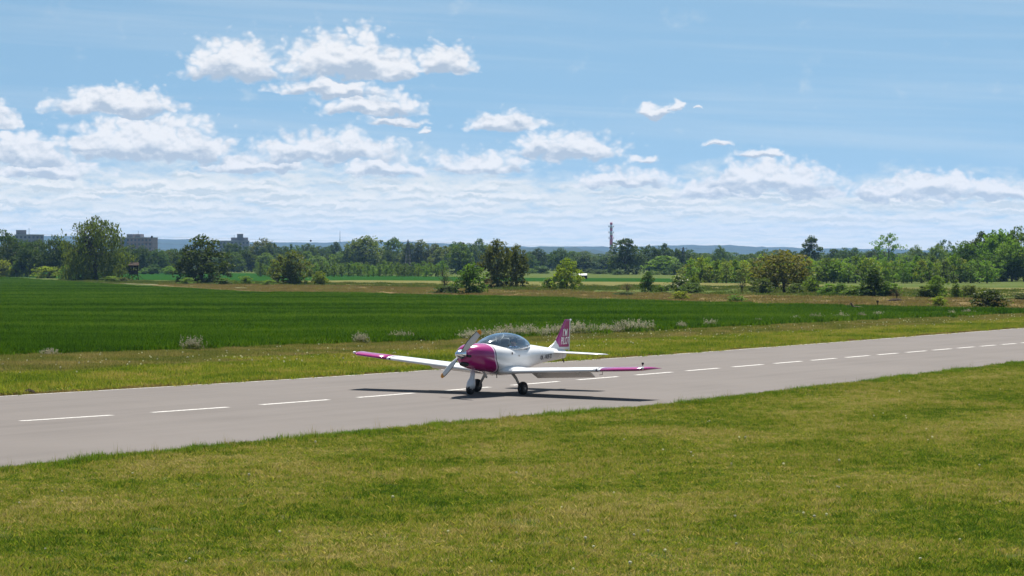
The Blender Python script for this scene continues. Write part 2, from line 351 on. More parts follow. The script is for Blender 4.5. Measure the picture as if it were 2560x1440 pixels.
def resamp(pl, n):
    pl = np.array(pl); s_ = np.r_[0, np.cumsum(np.linalg.norm(np.diff(pl, axis=0), axis=1))]; t_ = np.linspace(0, s_[-1], n)
    return np.stack([np.interp(t_, s_, pl[:, 0]), np.interp(t_, s_, pl[:, 1])], 1)
wheat_near = [xy(gp(*q)) for q in [(-500, 912), (0, 892), (320, 882), (640, 869), (960, 858), (1260, 847), (1700, 825), (2130, 803), (2560, 785), (2760, 778)]]
wheat_far = [xy(gp(*q, .35)) for q in [(-500, 690), (0, 691), (180, 702), (400, 715), (640, 727), (900, 729), (1280, 737), (1600, 746), (1920, 755), (2300, 762.5), (2560, 768), (2760, 774)]]
sheet('ground', [(-5200, -60), (5200, -60), (5200, 9000), (-5200, 9000)], M_ground, -.06)
strip('runway', resamp(far_e, 40), resamp(near_e, 40), M_asph, 0)
lawn_out = [np.array([p[0], 12.0]) for p in (near_e[0], near_e[-1])]
sheet('lawn', near_e + [np.array([70, 12.]), np.array([near_e[0][0], 12.])], M_lawnsoil, -.004)
sheet('verge', far_e + [np.array([75, 185.])] + wheat_near[::-1] + [wheat_near[0] + np.array([-20, -30])], M_lawnsoil, -.008)
sheet('wheat_field', wheat_near + wheat_far[::-1], M_wheatsoil, -.02)
def pxstrip(name, a, b, mat, z): strip(name, [xy(gp(*q)) for q in a], [xy(gp(*q)) for q in b], mat, z)
pxstrip('stubble_field', [(380, 713), (640, 728), (900, 731), (1280, 740), (1600, 749), (1920, 758), (2300, 766), (2560, 772), (2800, 780)],
        [(380, 708), (640, 711), (900, 714), (1280, 724), (1600, 731), (1920, 738), (2300, 742), (2560, 746), (2800, 750)], M_stub, -.03)
pxstrip('dry_meadow', [(700, 707), (900, 714), (1280, 719), (1600, 719), (1900, 722), (2230, 737), (2560, 738), (2800, 738)],
        [(700, 702), (900, 700), (1280, 703), (1600, 704), (1900, 708), (2230, 718), (2560, 719), (2800, 719)], M_tan, -.035)
pxstrip('far_crop_field', [(-100, 690), (280, 698), (640, 703), (900, 701), (1100, 703), (1310, 703), (1600, 705), (1850, 706)],
        [(-100, 681), (280, 679), (640, 683), (900, 687), (1100, 691), (1310, 694), (1600, 695), (1850, 697)], M_field2, -.04)
pxstrip('field_track', [(60, 699), (180, 704), (330, 710), (480, 716), (620, 721)], [(60, 697.6), (180, 702), (330, 707.5), (480, 713.5), (620, 719)], M_pale, -.012)

# painted marks on the runway
lab = 'white painted dashes along the runway centre line'
dash_s = [50,380,652,893,1108,1280,1444,1590,1717,1832,1936,2029,2115,2195,2266,2333,2395,2452,2505,2554]
dash_e = [280,570,822,1035,1225,1397,1545,1680,1798,1907,2004,2090,2173,2244,2316,2378,2435,2489,2540,2586]
cly = np.polyfit([50,280,380,570,652,822,893,1035,1225,1397,1545,1680,1798,1907,2004,2090,2173,2244,2316,2378,2452],
                 [1053,1039,1031,1019,1011,999,993,984,969,956,941.5,930,919,910,903,896,889.5,884,878,872,865], 3)
rw = bpy.data.objects['runway']
side = np.array([RU[1], -RU[0]])
def dash(a, b, wd=.10):
    n_ = 3
    mid = a + (b - a) * .5
    vs = [tuple(q + side * s_ * wd) + (.004,) for q in (a, mid, b) for s_ in (-1, 1)]
    o = mesh('centre_line_dash', vs, [(0, 1, 3, 2), (2, 3, 5, 4)], M_line, rw)
    if o.data.polygons[0].normal.z < 0: o.data.flip_normals()
ends = []
for s_, e_ in zip(dash_s, dash_e):
    a = xy(gp(s_, np.polyval(cly, s_))); b = xy(gp(e_, np.polyval(cly, e_))); ends.append((a, b)); dash(a, b)
stp = ends[0][0] - ends[1][0]
for k in range(1, 4): dash(ends[0][0] + stp * k, ends[0][1] + stp * k)
fe = resamp(far_e, 60)
nrm = -np.array([-RU[1], RU[0]])
el_o = strip('edge_line', [p + nrm * .12 for p in fe], [p + nrm * .23 for p in fe], M_line, .004); el_o.parent = rw
del el_o['kind']
# ------------------------------------------------------------------ far hills
def hills(name, prof, D, depth, mat, seed):
    rg = np.random.default_rng(seed)
    px = np.arange(-1600, 4200, 22); base = np.interp(px, [q[0] for q in prof], [q[1] for q in prof])
    jit = np.convolve(rg.normal(0, 1, len(px) + 8), np.ones(9)/4.0, 'valid') * .9 + rg.normal(0, .35, len(px))
    vs = []; rows = 9
    for r_ in range(rows):
        t = r_ / (rows - 1); d = D - depth * (1 - t)
        for i, x_ in enumerate(px):
            X = (x_ - CXP) / F * D
            Z = (HZ - base[i] + jit[i]) / F * D + CH
            zz = Z * (math.sin(t * math.pi / 2) ** 1.3) + rg.normal(0, 1.6) * (t > 0) * (t < 1) - (2 if r_ == 0 else 0)
            vs.append((X, d, zz))
    n = len(px); fs = [(r_*n+i, r_*n+i+1, (r_+1)*n+i+1, (r_+1)*n+i) for r_ in range(rows-1) for i in range(n-1)]
    back = len(vs)
    for i in range(n): q = vs[(rows-1)*n+i]; vs.append((q[0], q[1] + depth, -2))
    fs += [((rows-1)*n+i, (rows-1)*n+i+1, back+i+1, back+i) for i in range(n-1)]
    o = mesh(name, vs, fs, mat, smooth=True); return tag(o, kind='structure')
M_hill = groundmat('hill_woods', (.025, .035, .022), (.035, .045, .028), (.045, .055, .035), .006, bump=0)
hills('hills', [(-1600, 600), (-300, 594), (90, 590), (180, 590), (320, 602), (400, 598), (480, 600), (600, 606), (820, 607), (880, 604), (1000, 606), (1290, 617), (1400, 616), (1530, 618), (1700, 613), (1800, 613), (1930, 619), (2100, 622), (2330, 626), (2560, 628), (4200, 615)], 7600, 1500, M_hill, 4)
hills('hills', [(-1600, 625), (300, 622), (1000, 622), (1290, 622), (1380, 618), (1500, 630), (1560, 640), (2000, 640), (4200, 640)], 5200, 900, M_hill, 5)

# haze: the air between the camera and the hills
bm = bmesh.new(); bmesh.ops.create_cube(bm, size=1); me = bpy.data.meshes.new('haze'); bm.to_mesh(me); bm.free()
hz = link(bpy.data.objects.new('haze', me)); hz.scale = (10800, 9800, 153); hz.location = (0, 4700, 74.5); tag(hz, kind='stuff')
mh = bpy.data.materials.new('haze_air'); mh.use_nodes = True; th = NT(mh.node_tree); th.n.clear()
pvn = th.new('ShaderNodeVolumePrincipled', {'Color': (.30, .56, 1, 1), 'Density': HAZE, 'Anisotropy': .1})
th.new('ShaderNodeOutputMaterial', {1: pvn.outputs[0]}); me.materials.append(mh)

# ------------------------------------------------------------------ trees
LM = {
 'dark': leafmat('leaf_dark', (0.028, 0.056, 0.007), (0.064, 0.101, 0.012), .40),
 'mid': leafmat('leaf_mid', (0.046, 0.087, 0.009), (0.096, 0.146, 0.015), .44),
 'light': leafmat('leaf_light', (0.070, 0.132, 0.012), (0.134, 0.207, 0.020), .47),
 'yellow': leafmat('leaf_yellow', (0.108, 0.162, 0.013), (0.204, 0.246, 0.022), .5),
 'olive': leafmat('leaf_olive', (0.062, 0.090, 0.014), (0.118, 0.134, 0.023), .44),
 'blue': leafmat('leaf_bluish', (0.038, 0.076, 0.015), (0.077, 0.121, 0.022), .40),
 'willow': leafmat('leaf_willow', (0.045, 0.072, 0.009), (0.109, 0.129, 0.019), .42),
 'tan': leafmat('leaf_tan', (0.081, 0.092, 0.015), (0.150, 0.146, 0.026), .45),
 'twig': leafmat('leaf_twig', (0.128, 0.078, 0.038), (0.192, 0.112, 0.051), .2),
}
M_bark = pmat('bark', (.06, .048, .036), .9, spec=.1, fn=wear((.07, .055, .04), .5, 8))
M_petal = leafmat('hawthorn_petals', (.55, .52, .45), (.7, .68, .6), .3)
def crown_mesh(name, seed, prof, ncl, per, cr, ls, droop=0., lobes=.22, fill=.42, h0=.05):
    rg = np.random.default_rng(seed)
    # clump centres through the crown's volume, denser towards the outside
    hh = []; ph = rg.uniform(0, 2*np.pi, 6)
    h_ = rg.uniform(0, 1, ncl * 3); pr = np.interp(h_, [p[0] for p in prof], [p[1] for p in prof])
    keep = rg.uniform(0, 1, len(h_)) < (pr / pr.max()) ** 1.2 + .05; h_ = h_[keep][:ncl]; pr = pr[keep][:ncl]
    n = len(h_); a = rg.uniform(0, 2*np.pi, n)
    lob = 1 + lobes * (np.sin(3*a + ph[0] + 5*h_) * .6 + np.sin(5*a + ph[1] - 7*h_) * .4) + rg.normal(0, lobes * .35, n)
    rr = pr * lob * rg.uniform(0, 1, n) ** fill
    c = np.stack([rr*np.cos(a), rr*np.sin(a), h0 + h_*(1-h0)], 1)
    # a few big gaps
    for k in range(5):
        ga = rg.uniform(0, 2*np.pi); gh = rg.uniform(.2, .95); g_ = np.array([np.cos(ga)*.8*pr.max(), np.sin(ga)*.8*pr.max(), gh])
        c = c[np.linalg.norm(c - g_, axis=1) > .10]
    n = len(c); rad = cr * rg.uniform(.55, 1.35, n)
    d = rg.normal(0, 1, (n, per, 3)); d /= np.linalg.norm(d, axis=2, keepdims=True); d *= rg.uniform(.25, 1, (n, per, 1)) ** .6
    p = c[:, None, :] + d * rad[:, None, None] * np.array([1.15, 1.15, .75])
    p[:, :, 2] -= droop * rg.uniform(0, 1, (n, per)) ** 2 * (np.hypot(p[:, :, 0], p[:, :, 1]) / max(pr.max(), .01)) * .3
    p = p.reshape(-1, 3); m_ = len(p)
    nr = rg.normal(0, 1, (m_, 3)) + np.array([0, 0, .7]); nr /= np.linalg.norm(nr, axis=1, keepdims=True)
    t1 = np.cross(nr, rg.normal(0, 1, (m_, 3))); t1 /= np.linalg.norm(t1, axis=1, keepdims=True); t2 = np.cross(nr, t1)
    s_ = ls * rg.uniform(.6, 1.4, (m_, 1)); a1 = t1 * s_; a2 = t2 * s_ * .62
    if droop: a1 = a1 * .5 + np.array([0, 0, -1]) * s_ * .8
    p[:, 2] = np.maximum(p[:, 2], .012)
    V = np.stack([p - a1, p + a2 * .9, p + a1, p - a2], 1)
    V[:, :, 2] = np.maximum(V[:, :, 2], .004)
    return npmesh(name, V, 4, None)
def trunk_mesh(name, seed, prof, r0=.028, top=.8, nb=9, multi=1):
    rg = random.Random(seed); mb = MB()
    for s_ in range(multi):
        a = rg.uniform(0, 6.28); l = .0 if multi == 1 else .18
        pts = [Vector((.012*k*rg.uniform(-1, 1) + math.cos(a)*l*k/6, .012*k*rg.uniform(-1, 1) + math.sin(a)*l*k/6, top*k/6 - (.01 if k == 0 else 0))) for k in range(7)]
        mb.tube(pts, [r0*(1.25 if k == 0 else 1)*(1 - .82*k/6) for k in range(7)], 7)
        for b in range(nb):
            t = rg.uniform(.25, .9); k = t*6; i = int(k); p = pts[i].lerp(pts[min(i+1, 6)], k-i)
            w = np.interp(p.z, [q[0] for q in prof], [q[1] for q in prof]); an = rg.uniform(0, 6.28); L = w*rg.uniform(.55, .9)
            e = p + Vector((math.cos(an)*L, math.sin(an)*L, L*rg.uniform(.35, .9))); m1 = p.lerp(e, .5) + Vector((0, 0, L*.08)); e.z = min(e.z, .97)
            rb = r0*(1-.8*t)*.55; mb.tube([p, m1, e], [rb, rb*.65, rb*.25], 5)
    o = mb.build(name, M_bark, smooth=True); me = o.data; bpy.data.objects.remove(o); return me
ROUND = [(0, .12), (.1, .3), (.3, .47), (.55, .5), (.75, .42), (.9, .27), (1, .05)]
LOW = [(0, .42), (.15, .5), (.4, .5), (.65, .42), (.85, .28), (1, .06)]
TALL = [(0, .22), (.12, .30), (.4, .36), (.65, .36), (.85, .25), (1, .05)]
COLUMN = [(0, .1), (.1, .24), (.35, .3), (.6, .28), (.85, .18), (1, .03)]
CONE = [(0, .34), (.1, .38), (.3, .32), (.6, .2), (.85, .09), (1, .01)]
WIL = [(0, .4), (.1, .46), (.3, .5), (.6, .47), (.8, .38), (.93, .24), (1, .06)]
YOUNG = [(0, .2), (.15, .34), (.4, .36), (.65, .26), (.85, .13), (1, .02)]
ARC = {}
def arche(key, prof, ncl, per, cr, ls, droop=0, lobes=.22, fill=.42, h0=.05, nvar=2, r0=.026, top=.82, nb=9, multi=1):
    ARC[key] = [(crown_mesh('crown', 100*len(ARC)+k+11, prof, ncl, per, cr, ls, droop, lobes, fill, h0), trunk_mesh('trunk', 50*len(ARC)+k, prof, r0, top, nb, multi)) for k in range(nvar)]
arche('willow', WIL, 360, 40, .075, .018, 1.0, .26, .4, .02, 1, .035, .8, 14, 3)
arche('round', ROUND, 190, 30, .085, .025, 0, .24, .42, .08, 4)
arche('low', LOW, 200, 30, .085, .026, 0, .24, .42, .0, 3, .02, .7, 8, 3)
arche('tall', TALL, 230, 28, .07, .022, 0, .3, .45, .02, 3)
arche('open', ROUND, 95, 26, .07, .021, 0, .34, .3, .18, 2, .024, .85, 16)
arche('column', COLUMN, 170, 28, .065, .021, 0, .2, .45, .06, 2)
arche('cone', CONE, 190, 28, .06, .022, 0, .2, .5, .0, 2)
arche('young', YOUNG, 60, 22, .08, .03, 0, .25, .45, .05, 4, .02, .9, 7)
arche('bush', LOW, 90, 26, .13, .042, 0, .3, .45, .0, 4, .022, .7, 7, 4)
arche('sparse', LOW, 36, 12, .1, .022, 0, .4, .35, .15, 2, .018, .9, 16, 4)
TN = {'willow': 'willow_tree', 'round': 'broadleaf_tree', 'low': 'broadleaf_tree', 'tall': 'tall_tree', 'open': 'broadleaf_tree', 'column': 'poplar_tree', 'cone': 'conical_tree', 'young': 'young_tree', 'bush': 'bush', 'sparse': 'shrub'}
def matmesh(me, mat, cache={}):
    k = (me.name, mat.name)
    if k not in cache:
        c = me.copy(); c.materials.clear(); c.materials.append(mat); c.name = me.name; cache[k] = c
    return cache[k]
TR = random.Random(21)
def tree(kind, mat, loc, H, W, label, group=None, name=None, parts=True, cat=None, flowers=None):
    prof_w = {'willow': 1.0, 'round': 1.0, 'low': 1.0, 'tall': .74, 'open': 1.0, 'column': .6, 'cone': .76, 'young': .72, 'bush': 1.05, 'sparse': 1.0}[kind]
    cm, tm = TR.choice(ARC[kind])
    cat = cat or ('bush' if kind in ('bush', 'sparse') else 'tree'); name = name or TN[kind]
    W *= 1.14; s_ = (W/prof_w, W/prof_w, H); rz = TR.uniform(0, 6.28)
    if parts:
        t = empty(name, loc, rz, label, cat, group); t.scale = s_
        for nm, me in (('trunk', tm), ('crown', cm)):
            o = bpy.data.objects.new(nm, me if nm == 'trunk' else matmesh(me, LM[mat])); link(o, t)
        if flowers: o = bpy.data.objects.new('blossom', flowers); link(o, t)
    else:
        t = link(bpy.data.objects.new(name, matmesh(cm, LM[mat]))); t.location = loc; t.rotation_euler = (0, 0, rz); t.scale = s_; tag(t, label, cat, group)
    return t
def ptree(kind, mat, x0, x1, top, base, label, group=None, D=None, **kw):
    loc = gp((x0+x1)/2, base) if D is None else Vector((((x0+x1)/2 - CXP)/F*D, D, 0))
    if D is not None: loc.z = -.06; Hm = CH - (top-HZ)/F*D
    else: Hm = (base - top)/F*loc.y; loc.z = -.06
    return tree(kind, mat, loc, Hm*1.03, (x1-x0)/F*loc.y, label, group, **kw)
# --- single trees and bushes out in the fields
ptree('willow', 'willow', 163, 312, 549, 701, 'huge rounded willow hanging to the ground beside the raised hunting hide')
ptree('low', 'dark', 448, 564, 590, 708, 'dark rounded field tree with a short trunk, right of the hunting hide')
ptree('low', 'olive', 682, 772, 628, 711, 'dark olive rounded tree at the stubble edge beside a pale yellow sapling')
ptree('bush', 'yellow', 784, 816, 676, 712, 'pale yellow green sapling against the dark olive rounded tree')
ptree('bush', 'light', 597, 633, 688, 710, 'low light green bush alone between the two dark field trees')
ptree('sparse', 'mid', 1090, 1136, 668, 727, 'thin stemmed small tree on the stubble beside the dark thicket')
ptree('bush', 'mid', 1138, 1214, 662, 733, 'dense dark thicket in the stubble field with bright leafy crest')
ptree('sparse', 'twig', 1206, 1232, 685, 732, 'reddish bare twigged shrub leaning on the dark thicket')
ptree('bush', 'dark', 1082, 1150, 712, 733, 'low dark bush at the foot of the thin stemmed small tree')
ptree('tall', 'olive', 1209, 1275, 603, 720, 'tall olive tree with a visible dark trunk, taller of the pair by the stubble')
ptree('tall', 'olive', 1262, 1318, 616, 719, 'tall leafy tree, lower of the pair by the stubble')
ptree('low', 'yellow', 1386, 1450, 646, 724, 'bright yellow green tree in front of the white roofed shed')
ptree('bush', 'mid', 1355, 1392, 695, 723, 'small green bush at the foot of the bright yellow green tree')
ptree('sparse', 'twig', 1550, 1585, 704, 735, 'brown bare shrub on the stubble with grey green growth below')
ptree('bush', 'blue', 1538, 1588, 727, 738, 'grey green low growth under the brown bare shrub')
ptree('low', 'dark', 1602, 1638, 681, 729, 'small dark upright tree alone on the green bank')
ptree('bush', 'light', 1640, 1664, 714, 729, 'low green bush between the dark upright tree and the blossoming bush')
def petals(cm):
    n = len(cm.vertices)//4; co = np.empty(n*12); cm.vertices.foreach_get('co', co); V = co.reshape(n, 4, 3)
    rg = np.random.default_rng(2); s_ = V[(rg.uniform(0, 1, n) < .22) & (V[:, 0, 2] > .3)]; c = s_.mean(1, keepdims=True)
    return npmesh('blossom', c + (s_ - c) * .8 + np.array([.012, -.012, .02]), 4, M_petal)
PET = petals(ARC['bush'][0][0])
ptree('bush', 'mid', 1672, 1728, 688, 729, 'rounded hawthorn bush sprinkled with white blossom', flowers=PET)
ptree('tall', 'light', 1722, 1748, 690, 730, 'slim green sapling right of the blossoming hawthorn')
ptree('bush', 'mid', 1700, 1760, 705, 731, 'low green bush joined to the blossoming hawthorn')
ptree('bush', 'yellow', 1682, 1722, 725, 748, 'yellow green bush on the wheat edge in front of the hawthorn')
ptree('bush', 'light', 1820, 1860, 735, 753, 'small yellow green bush on the wheat edge before the young plantation')
ptree('sparse', 'olive', 1838, 1872, 688, 731, 'thin see-through shrub left of the big brownish tree')
ptree('round', 'tan', 1896, 2024, 630, 730, 'big spreading brownish tree in front of the young plantation')
ptree('bush', 'mid', 1876, 1930, 695, 732, 'dark green bush under the big brownish tree')
ptree('bush', 'light', 2008, 2052, 688, 732, 'bright green bush right of the big brownish tree')
for k, (a, b, t_, bs, m_) in enumerate([(2050, 2092, 708, 736, 'light'), (2080, 2122, 706, 737, 'mid'), (2112, 2156, 712, 738, 'light'), (1968, 2012, 706, 733, 'mid')]):
    ptree('bush', m_, a, b, t_, bs, 'green bush in the hedge left of the dark pointed tree', 'bushes of the hedge left of the dark pointed tree')
ptree('cone', 'dark', 2146, 2226, 662, 740, 'dark pointed tree with pale blossom, broad at the ground')
ptree('bush', 'light', 2206, 2250, 706, 740, 'light green bush at the right foot of the dark pointed tree')
ptree('sparse', 'twig', 2226, 2258, 716, 748, 'thin brown leafless shrub on an earth mound')
ptree('low', 'light', 2318, 2366, 690, 743, 'rounded light green small tree in a group right of the earth mound')
ptree('bush', 'mid', 2288, 2338, 712, 743, 'wide dark green bush left of the rounded light green small tree')
ptree('cone', 'light', 2374, 2406, 700, 744, 'small pointed green tree right of the rounded light green one')
ptree('bush', 'olive', 2402, 2446, 710, 742, 'brownish bush right of the small pointed green tree')
ptree('bush', 'yellow', 2330, 2366, 738, 764, 'yellow bush on the wheat edge in front of the small pointed tree')
ptree('bush', 'dark', 2432, 2514, 724, 767, 'wide dark green bush standing on the end of the wheat')
ptree('bush', 'dark', 2534, 2580, 730, 748, 'low dark bush beside the tan meadow, past the wide dark bush')
# left edge
for a, b, t_, bs, m_, l_ in [(-30, 30, 646, 692, 'yellow', 0), (22, 62, 650, 692, 'light', 0), (48, 92, 644, 691, 'yellow', 0), (88, 150, 664, 695, 'yellow', 1), (150, 182, 660, 697, 'light', 1)]:
    ptree('bush', m_, a, b, t_, bs, ['tall yellow green hedge bush in front of the dark trees left of the willow', 'low yellow bush at the left foot of the huge willow'][l_], ['hedge bushes left of the willow', 'low bushes at the willow foot'][l_])
for x_, w_, t_, D in [(12, 76, 581, 560), (58, 56, 602, 590), (95, 60, 603, 640), (138, 66, 594, 520), (-40, 60, 590, 540), (165, 46, 606, 560), (75, 60, 612, 520), (30, 70, 606, 540)]:
    ptree('round', TR.choice(['dark', 'mid', 'light']), x_-w_/2, x_+w_/2, t_, 0, 'broad green tree in the wood between the left apartment block and the willow', 'wood left of the willow', D=D)
ptree('bush', 'light', 255, 300, 689, 705, 'low green bush between the willow and the hunting hide')
ptree('bush', 'olive', 292, 324, 692, 705, 'small pale bush right at the left foot of the hunting hide')
ptree('bush', 'light', 448, 486, 692, 710, 'low bush at the left foot of the dark rounded field tree')
ptree('bush', 'mid', 540, 580, 694, 711, 'low bush at the right foot of the dark rounded field tree')
ptree('bush', 'light', 655, 690, 698, 712, 'low bush at the left foot of the dark olive tree')
# --- belt of woodland
def belt(kinds, mats, xs, label, group, D, jw=(44, 80), **kw):
    for (x_, t_) in xs:
        w_ = TR.uniform(*jw); d = D*TR.uniform(.93, 1.09)
        ptree(TR.choice(kinds), TR.choice(mats), x_-w_/2, x_+w_/2, t_ + TR.uniform(-3, 3), 0, label, group, D=d, **kw)
belt(['round', 'low'], ['mid', 'blue', 'dark'], [(x_, 621 + TR.uniform(-6, 8)) for x_ in range(295, 460, 20)], 'green tree of the wood behind the hunting hide', 'wood behind the hide', 700)
belt(['bush'], ['light', 'mid', 'blue', 'olive'], [(x_, 664 + TR.uniform(-5, 5)) for x_ in range(285, 460, 20)], 'pale rounded bush along the far side of the green crop behind the hide', 'bushes behind the hide', 660, (22, 36), parts=False)
belt(['column', 'cone', 'tall'], ['blue', 'dark', 'mid'], [(x_, 611 + TR.uniform(-3, 8)) for x_ in range(560, 890, 14)], 'dark pointed tree in the even-topped wood left of the round brownish tree', 'even-topped dark wood', 900, (24, 38), parts=False)
belt(['round', 'low', 'tall'], ['mid', 'blue', 'dark', 'light'], [(x_, 634 + TR.uniform(-10, 10)) for x_ in range(560, 900, 26)], 'leafy tree along the front of the even-topped dark wood', 'front trees of the even-topped wood', 800, (34, 56))
ptree('round', 'olive', 625, 690, 600, 0, 'brownish tree above the even-topped dark wood', D=880)
ptree('round', 'olive', 868, 962, 593, 0, 'large round brownish crowned tree standing out of the wood', D=760)
ptree('round', 'mid', 955, 1012, 598, 0, 'dark green tree right beside the large round brownish tree', D=820)
ptree('low', 'blue', 948, 992, 628, 0, 'smooth bluish green tree low in front of the large round brownish one', D=740)
for x_, w_, t_ in [(1022, 44, 610), (1052, 50, 601), (1088, 44, 612)]:
    ptree('tall', 'olive', x_-w_/2, x_+w_/2, t_, 0, 'pale loose crowned tree around the lattice power mast', 'pale trees around the lattice mast', D=800)
ptree('low', 'mid', 1118, 1184, 608, 0, 'broad fresh green tree left of the tall olive pair', D=640)
for x_, w_, t_ in [(1110, 60, 618), (1140, 56, 607), (1200, 56, 603), (1175, 50, 612), (1065, 60, 640), (1095, 50, 645), (1010, 60, 640)]:
    ptree('round', TR.choice(['mid', 'olive', 'blue']), x_-w_/2, x_+w_/2, t_, 0, 'green woodland tree between the lattice mast and the tall olive pair', 'wood behind the tall olive pair', D=TR.uniform(780, 900))
belt(['round', 'tall', 'low'], ['mid', 'blue', 'dark'], [(1318, 634), (1345, 622), (1372, 640), (1402, 622), (1432, 628), (1462, 636), (1490, 642), (1515, 640)], 'green tree of the low wood between the tall olive pair and the chimney', 'wood left of the chimney', 820, (42, 62))
belt(['low', 'bush'], ['blue', 'mid', 'light'], [(1325, 668), (1352, 662), (1475, 668), (1500, 672), (1522, 676), (1545, 676)], 'rounded bush at the wood edge near the white roofed shed', 'bushes by the shed', 640, (26, 40))
ptree('low', 'dark', 1522, 1604, 600, 0, 'big dark broad tree standing right of the striped chimney', D=620)
for x_, w_, t_ in [(1622, 56, 616), (1662, 54, 614), (1692, 44, 624)]:
    ptree('round', 'dark', x_-w_/2, x_+w_/2, t_, 0, 'dark green tree beside the big broad tree, chimney side of the far mast', 'dark trees right of the big broad tree', D=700)
ptree('low', 'light', 1618, 1704, 641, 0, 'smooth dome shaped light green tree below the dark trees', D=610)
ptree('low', 'blue', 1668, 1716, 655, 0, 'small bluish tree between the smooth dome tree and the plantation', D=600)
belt(['round', 'low'], ['mid', 'dark', 'blue'], [(x_, 630 + TR.uniform(-8, 6)) for x_ in list(range(1730, 2010, 30)) + list(range(2060, 2200, 26))], 'green tree in the row behind the young plantation', 'tree row behind the plantation', 760, (40, 60))
ptree('round', 'mid', 1785, 1815, 617, 0, 'small round headed tree rising over the row behind the plantation', D=750)
ptree('column', 'dark', 2003, 2052, 592, 0, 'dark egg shaped poplar rising above the young plantation', D=640)
ptree('open', 'light', 2186, 2258, 587, 0, 'tall airy light green tree rising above the young plantation', D=600)
belt(['round', 'low', 'tall'], ['mid', 'dark', 'light'], [(2265, 632), (2290, 619), (2312, 634), (2400, 640)], 'green tree between the airy tree and the tall right wood', 'trees left of the tall right wood', 680, (34, 50))
ptree('open', 'dark', 2338, 2388, 602, 0, 'dark crooked tree half behind a pale round tree', D=640)
ptree('round', 'light', 2318, 2368, 614, 0, 'pale round tree in front of the dark crooked tree', D=610)
for x_, w_, t_, D in [(2412, 74, 606, 420), (2452, 76, 588, 430), (2495, 84, 578, 410), (2540, 90, 574, 430), (2590, 90, 578, 420), (2640, 90, 584, 420), (2470, 70, 632, 395), (2510, 76, 630, 400), (2560, 80, 626, 400), (2430, 56, 650, 400), (2395, 60, 640, 430), (2475, 80, 600, 440), (2530, 80, 606, 400)]:
    ptree('round' if t_ < 630 else 'low', TR.choice(['mid', 'mid', 'dark', 'light']), x_-w_/2, x_+w_/2, t_, 0, 'tall leafy tree of the dense wood at the end of the plantation', 'tall wood past the plantation', D=D)
# --- young plantations: rows of small trees
def rows(px0, px1, y0, y1, nr, step, hm, wm, label, group, mats):
    for r_ in range(nr):
        v = y0 + (y1-y0)*r_/max(nr-1, 1)
        x_ = px0 + TR.uniform(0, step)
        while x_ < px1:
            p = gp(x_, v + TR.uniform(-.6, .6)); p.z = -.06
            tree('young', TR.choice(mats), p, hm*TR.uniform(.8, 1.25), wm*TR.uniform(.8, 1.25), label, group, parts=(r_ == 0))
            x_ += step*TR.uniform(.75, 1.25)
rows(1712, 2475, 707, 691, 6, 20, 3.9, 2.9, 'young tree in the wide plantation left of the tall wood', 'wide young plantation', ['light', 'light', 'mid', 'yellow'])
rows(640, 1110, 691, 684, 3, 15, 3.4, 2.3, 'young tree in the low plantation beyond the green crop', 'low young plantation', ['light', 'mid', 'light'])
# --- one loose backdrop of distant woodland
BM = random.Random(5)
for x_ in range(-240, 2820, 34):
    w_ = BM.uniform(52, 84); d = BM.uniform(1000, 1250)
    ptree(BM.choice(['low', 'round']), BM.choice(['blue', 'mid', 'dark']), x_-w_/2, x_+w_/2, BM.uniform(628, 640), 0, 'distant tree in the hazy woodland below the hills', 'distant woodland', D=d, parts=False)
# ------------------------------------------------------------------ far buildings and masts
M_panel = pmat('concrete_panel', (.25, .225, .235), .85, fn=wear((.25, .225, .235), .25, .25))
M_panel2 = pmat('rendered_panel', (.30, .20, .18), .85, fn=wear((.30, .20, .18), .25, .25))
M_band = pmat('blue_panel', (.12, .16, .28), .7)
M_pane = pmat('far_window', (.05, .06, .08), .15)
M_conc = pmat('chimney_concrete', (.36, .35, .34), .85, fn=wear((.36, .35, .34), .3, .4))
M_red = pmat('signal_red', (.55, .04, .045), .7, fn=wear((.55, .04, .045), .2, .5))
M_white = pmat('signal_white', (.6, .6, .6), .7)
M_steel = pmat('galvanised_steel', (.11, .115, .12), .7, 0)
M_dkwood = pmat('tarred_wood', (.035, .026, .02), .95, spec=.05, fn=wear((.04, .03, .022), .5, 3))
def block(x0, x1, top, D, rz, depth, floors, mat, label, roofs, band=None):
    cx = ((x0+x1)/2 - CXP)/F*D; W = (x1-x0)/F*D/math.cos(rz)*.92; Hh = CH - (top-HZ)/F*D
    t = empty('apartment_block', (cx, D, -.06), rz, label, 'building')
    MB().box((0, 0, Hh/2), (W, depth, Hh)).build('wall', mat, t)
    MB().box((0, 0, Hh + .25), (W + .5, depth + .5, .5)).build('roof', M_conc, t)
    for (a, b, hh) in roofs: MB().box(((a+b)/2*W, 0, Hh + .5 + hh/2), ((b-a)*W, depth*.6, hh)).build('roof_house', M_panel, t)
    MB().tube([(0, 0, Hh + .5), (0, 0, Hh + 5)], .12, 6).build('aerial', M_steel, t)
    if band: MB().box((band*W, -depth/2 - .06, Hh/2), (W*.09, .1, Hh*.98)).build('stair_panel', M_band, t)
    fm = None; n = max(5, int(W/2.6))
    for fl in range(max(0, floors - 4), floors):
        z = Hh - (floors - fl - .5)*2.9
        for k in range(n):
            x_ = -W/2 + W*(k+.5)/n
            if band and abs(x_ - band*W) < W*.07: continue
            if fm is None:
                fm = MB().box((0, 0, 0), (1.35, .12, 1.4)).build('window', M_pane, t); w_ = fm
            else: w_ = fm.copy(); COL.objects.link(w_); w_.parent = t
            w_.location = (x_, -depth/2 - .03, z)
block(36, 110, 588, 1500, R(14), 12, 8, M_panel, 'grey panel apartment block behind the wood left of the willow', [(-.45, -.1, 3)])
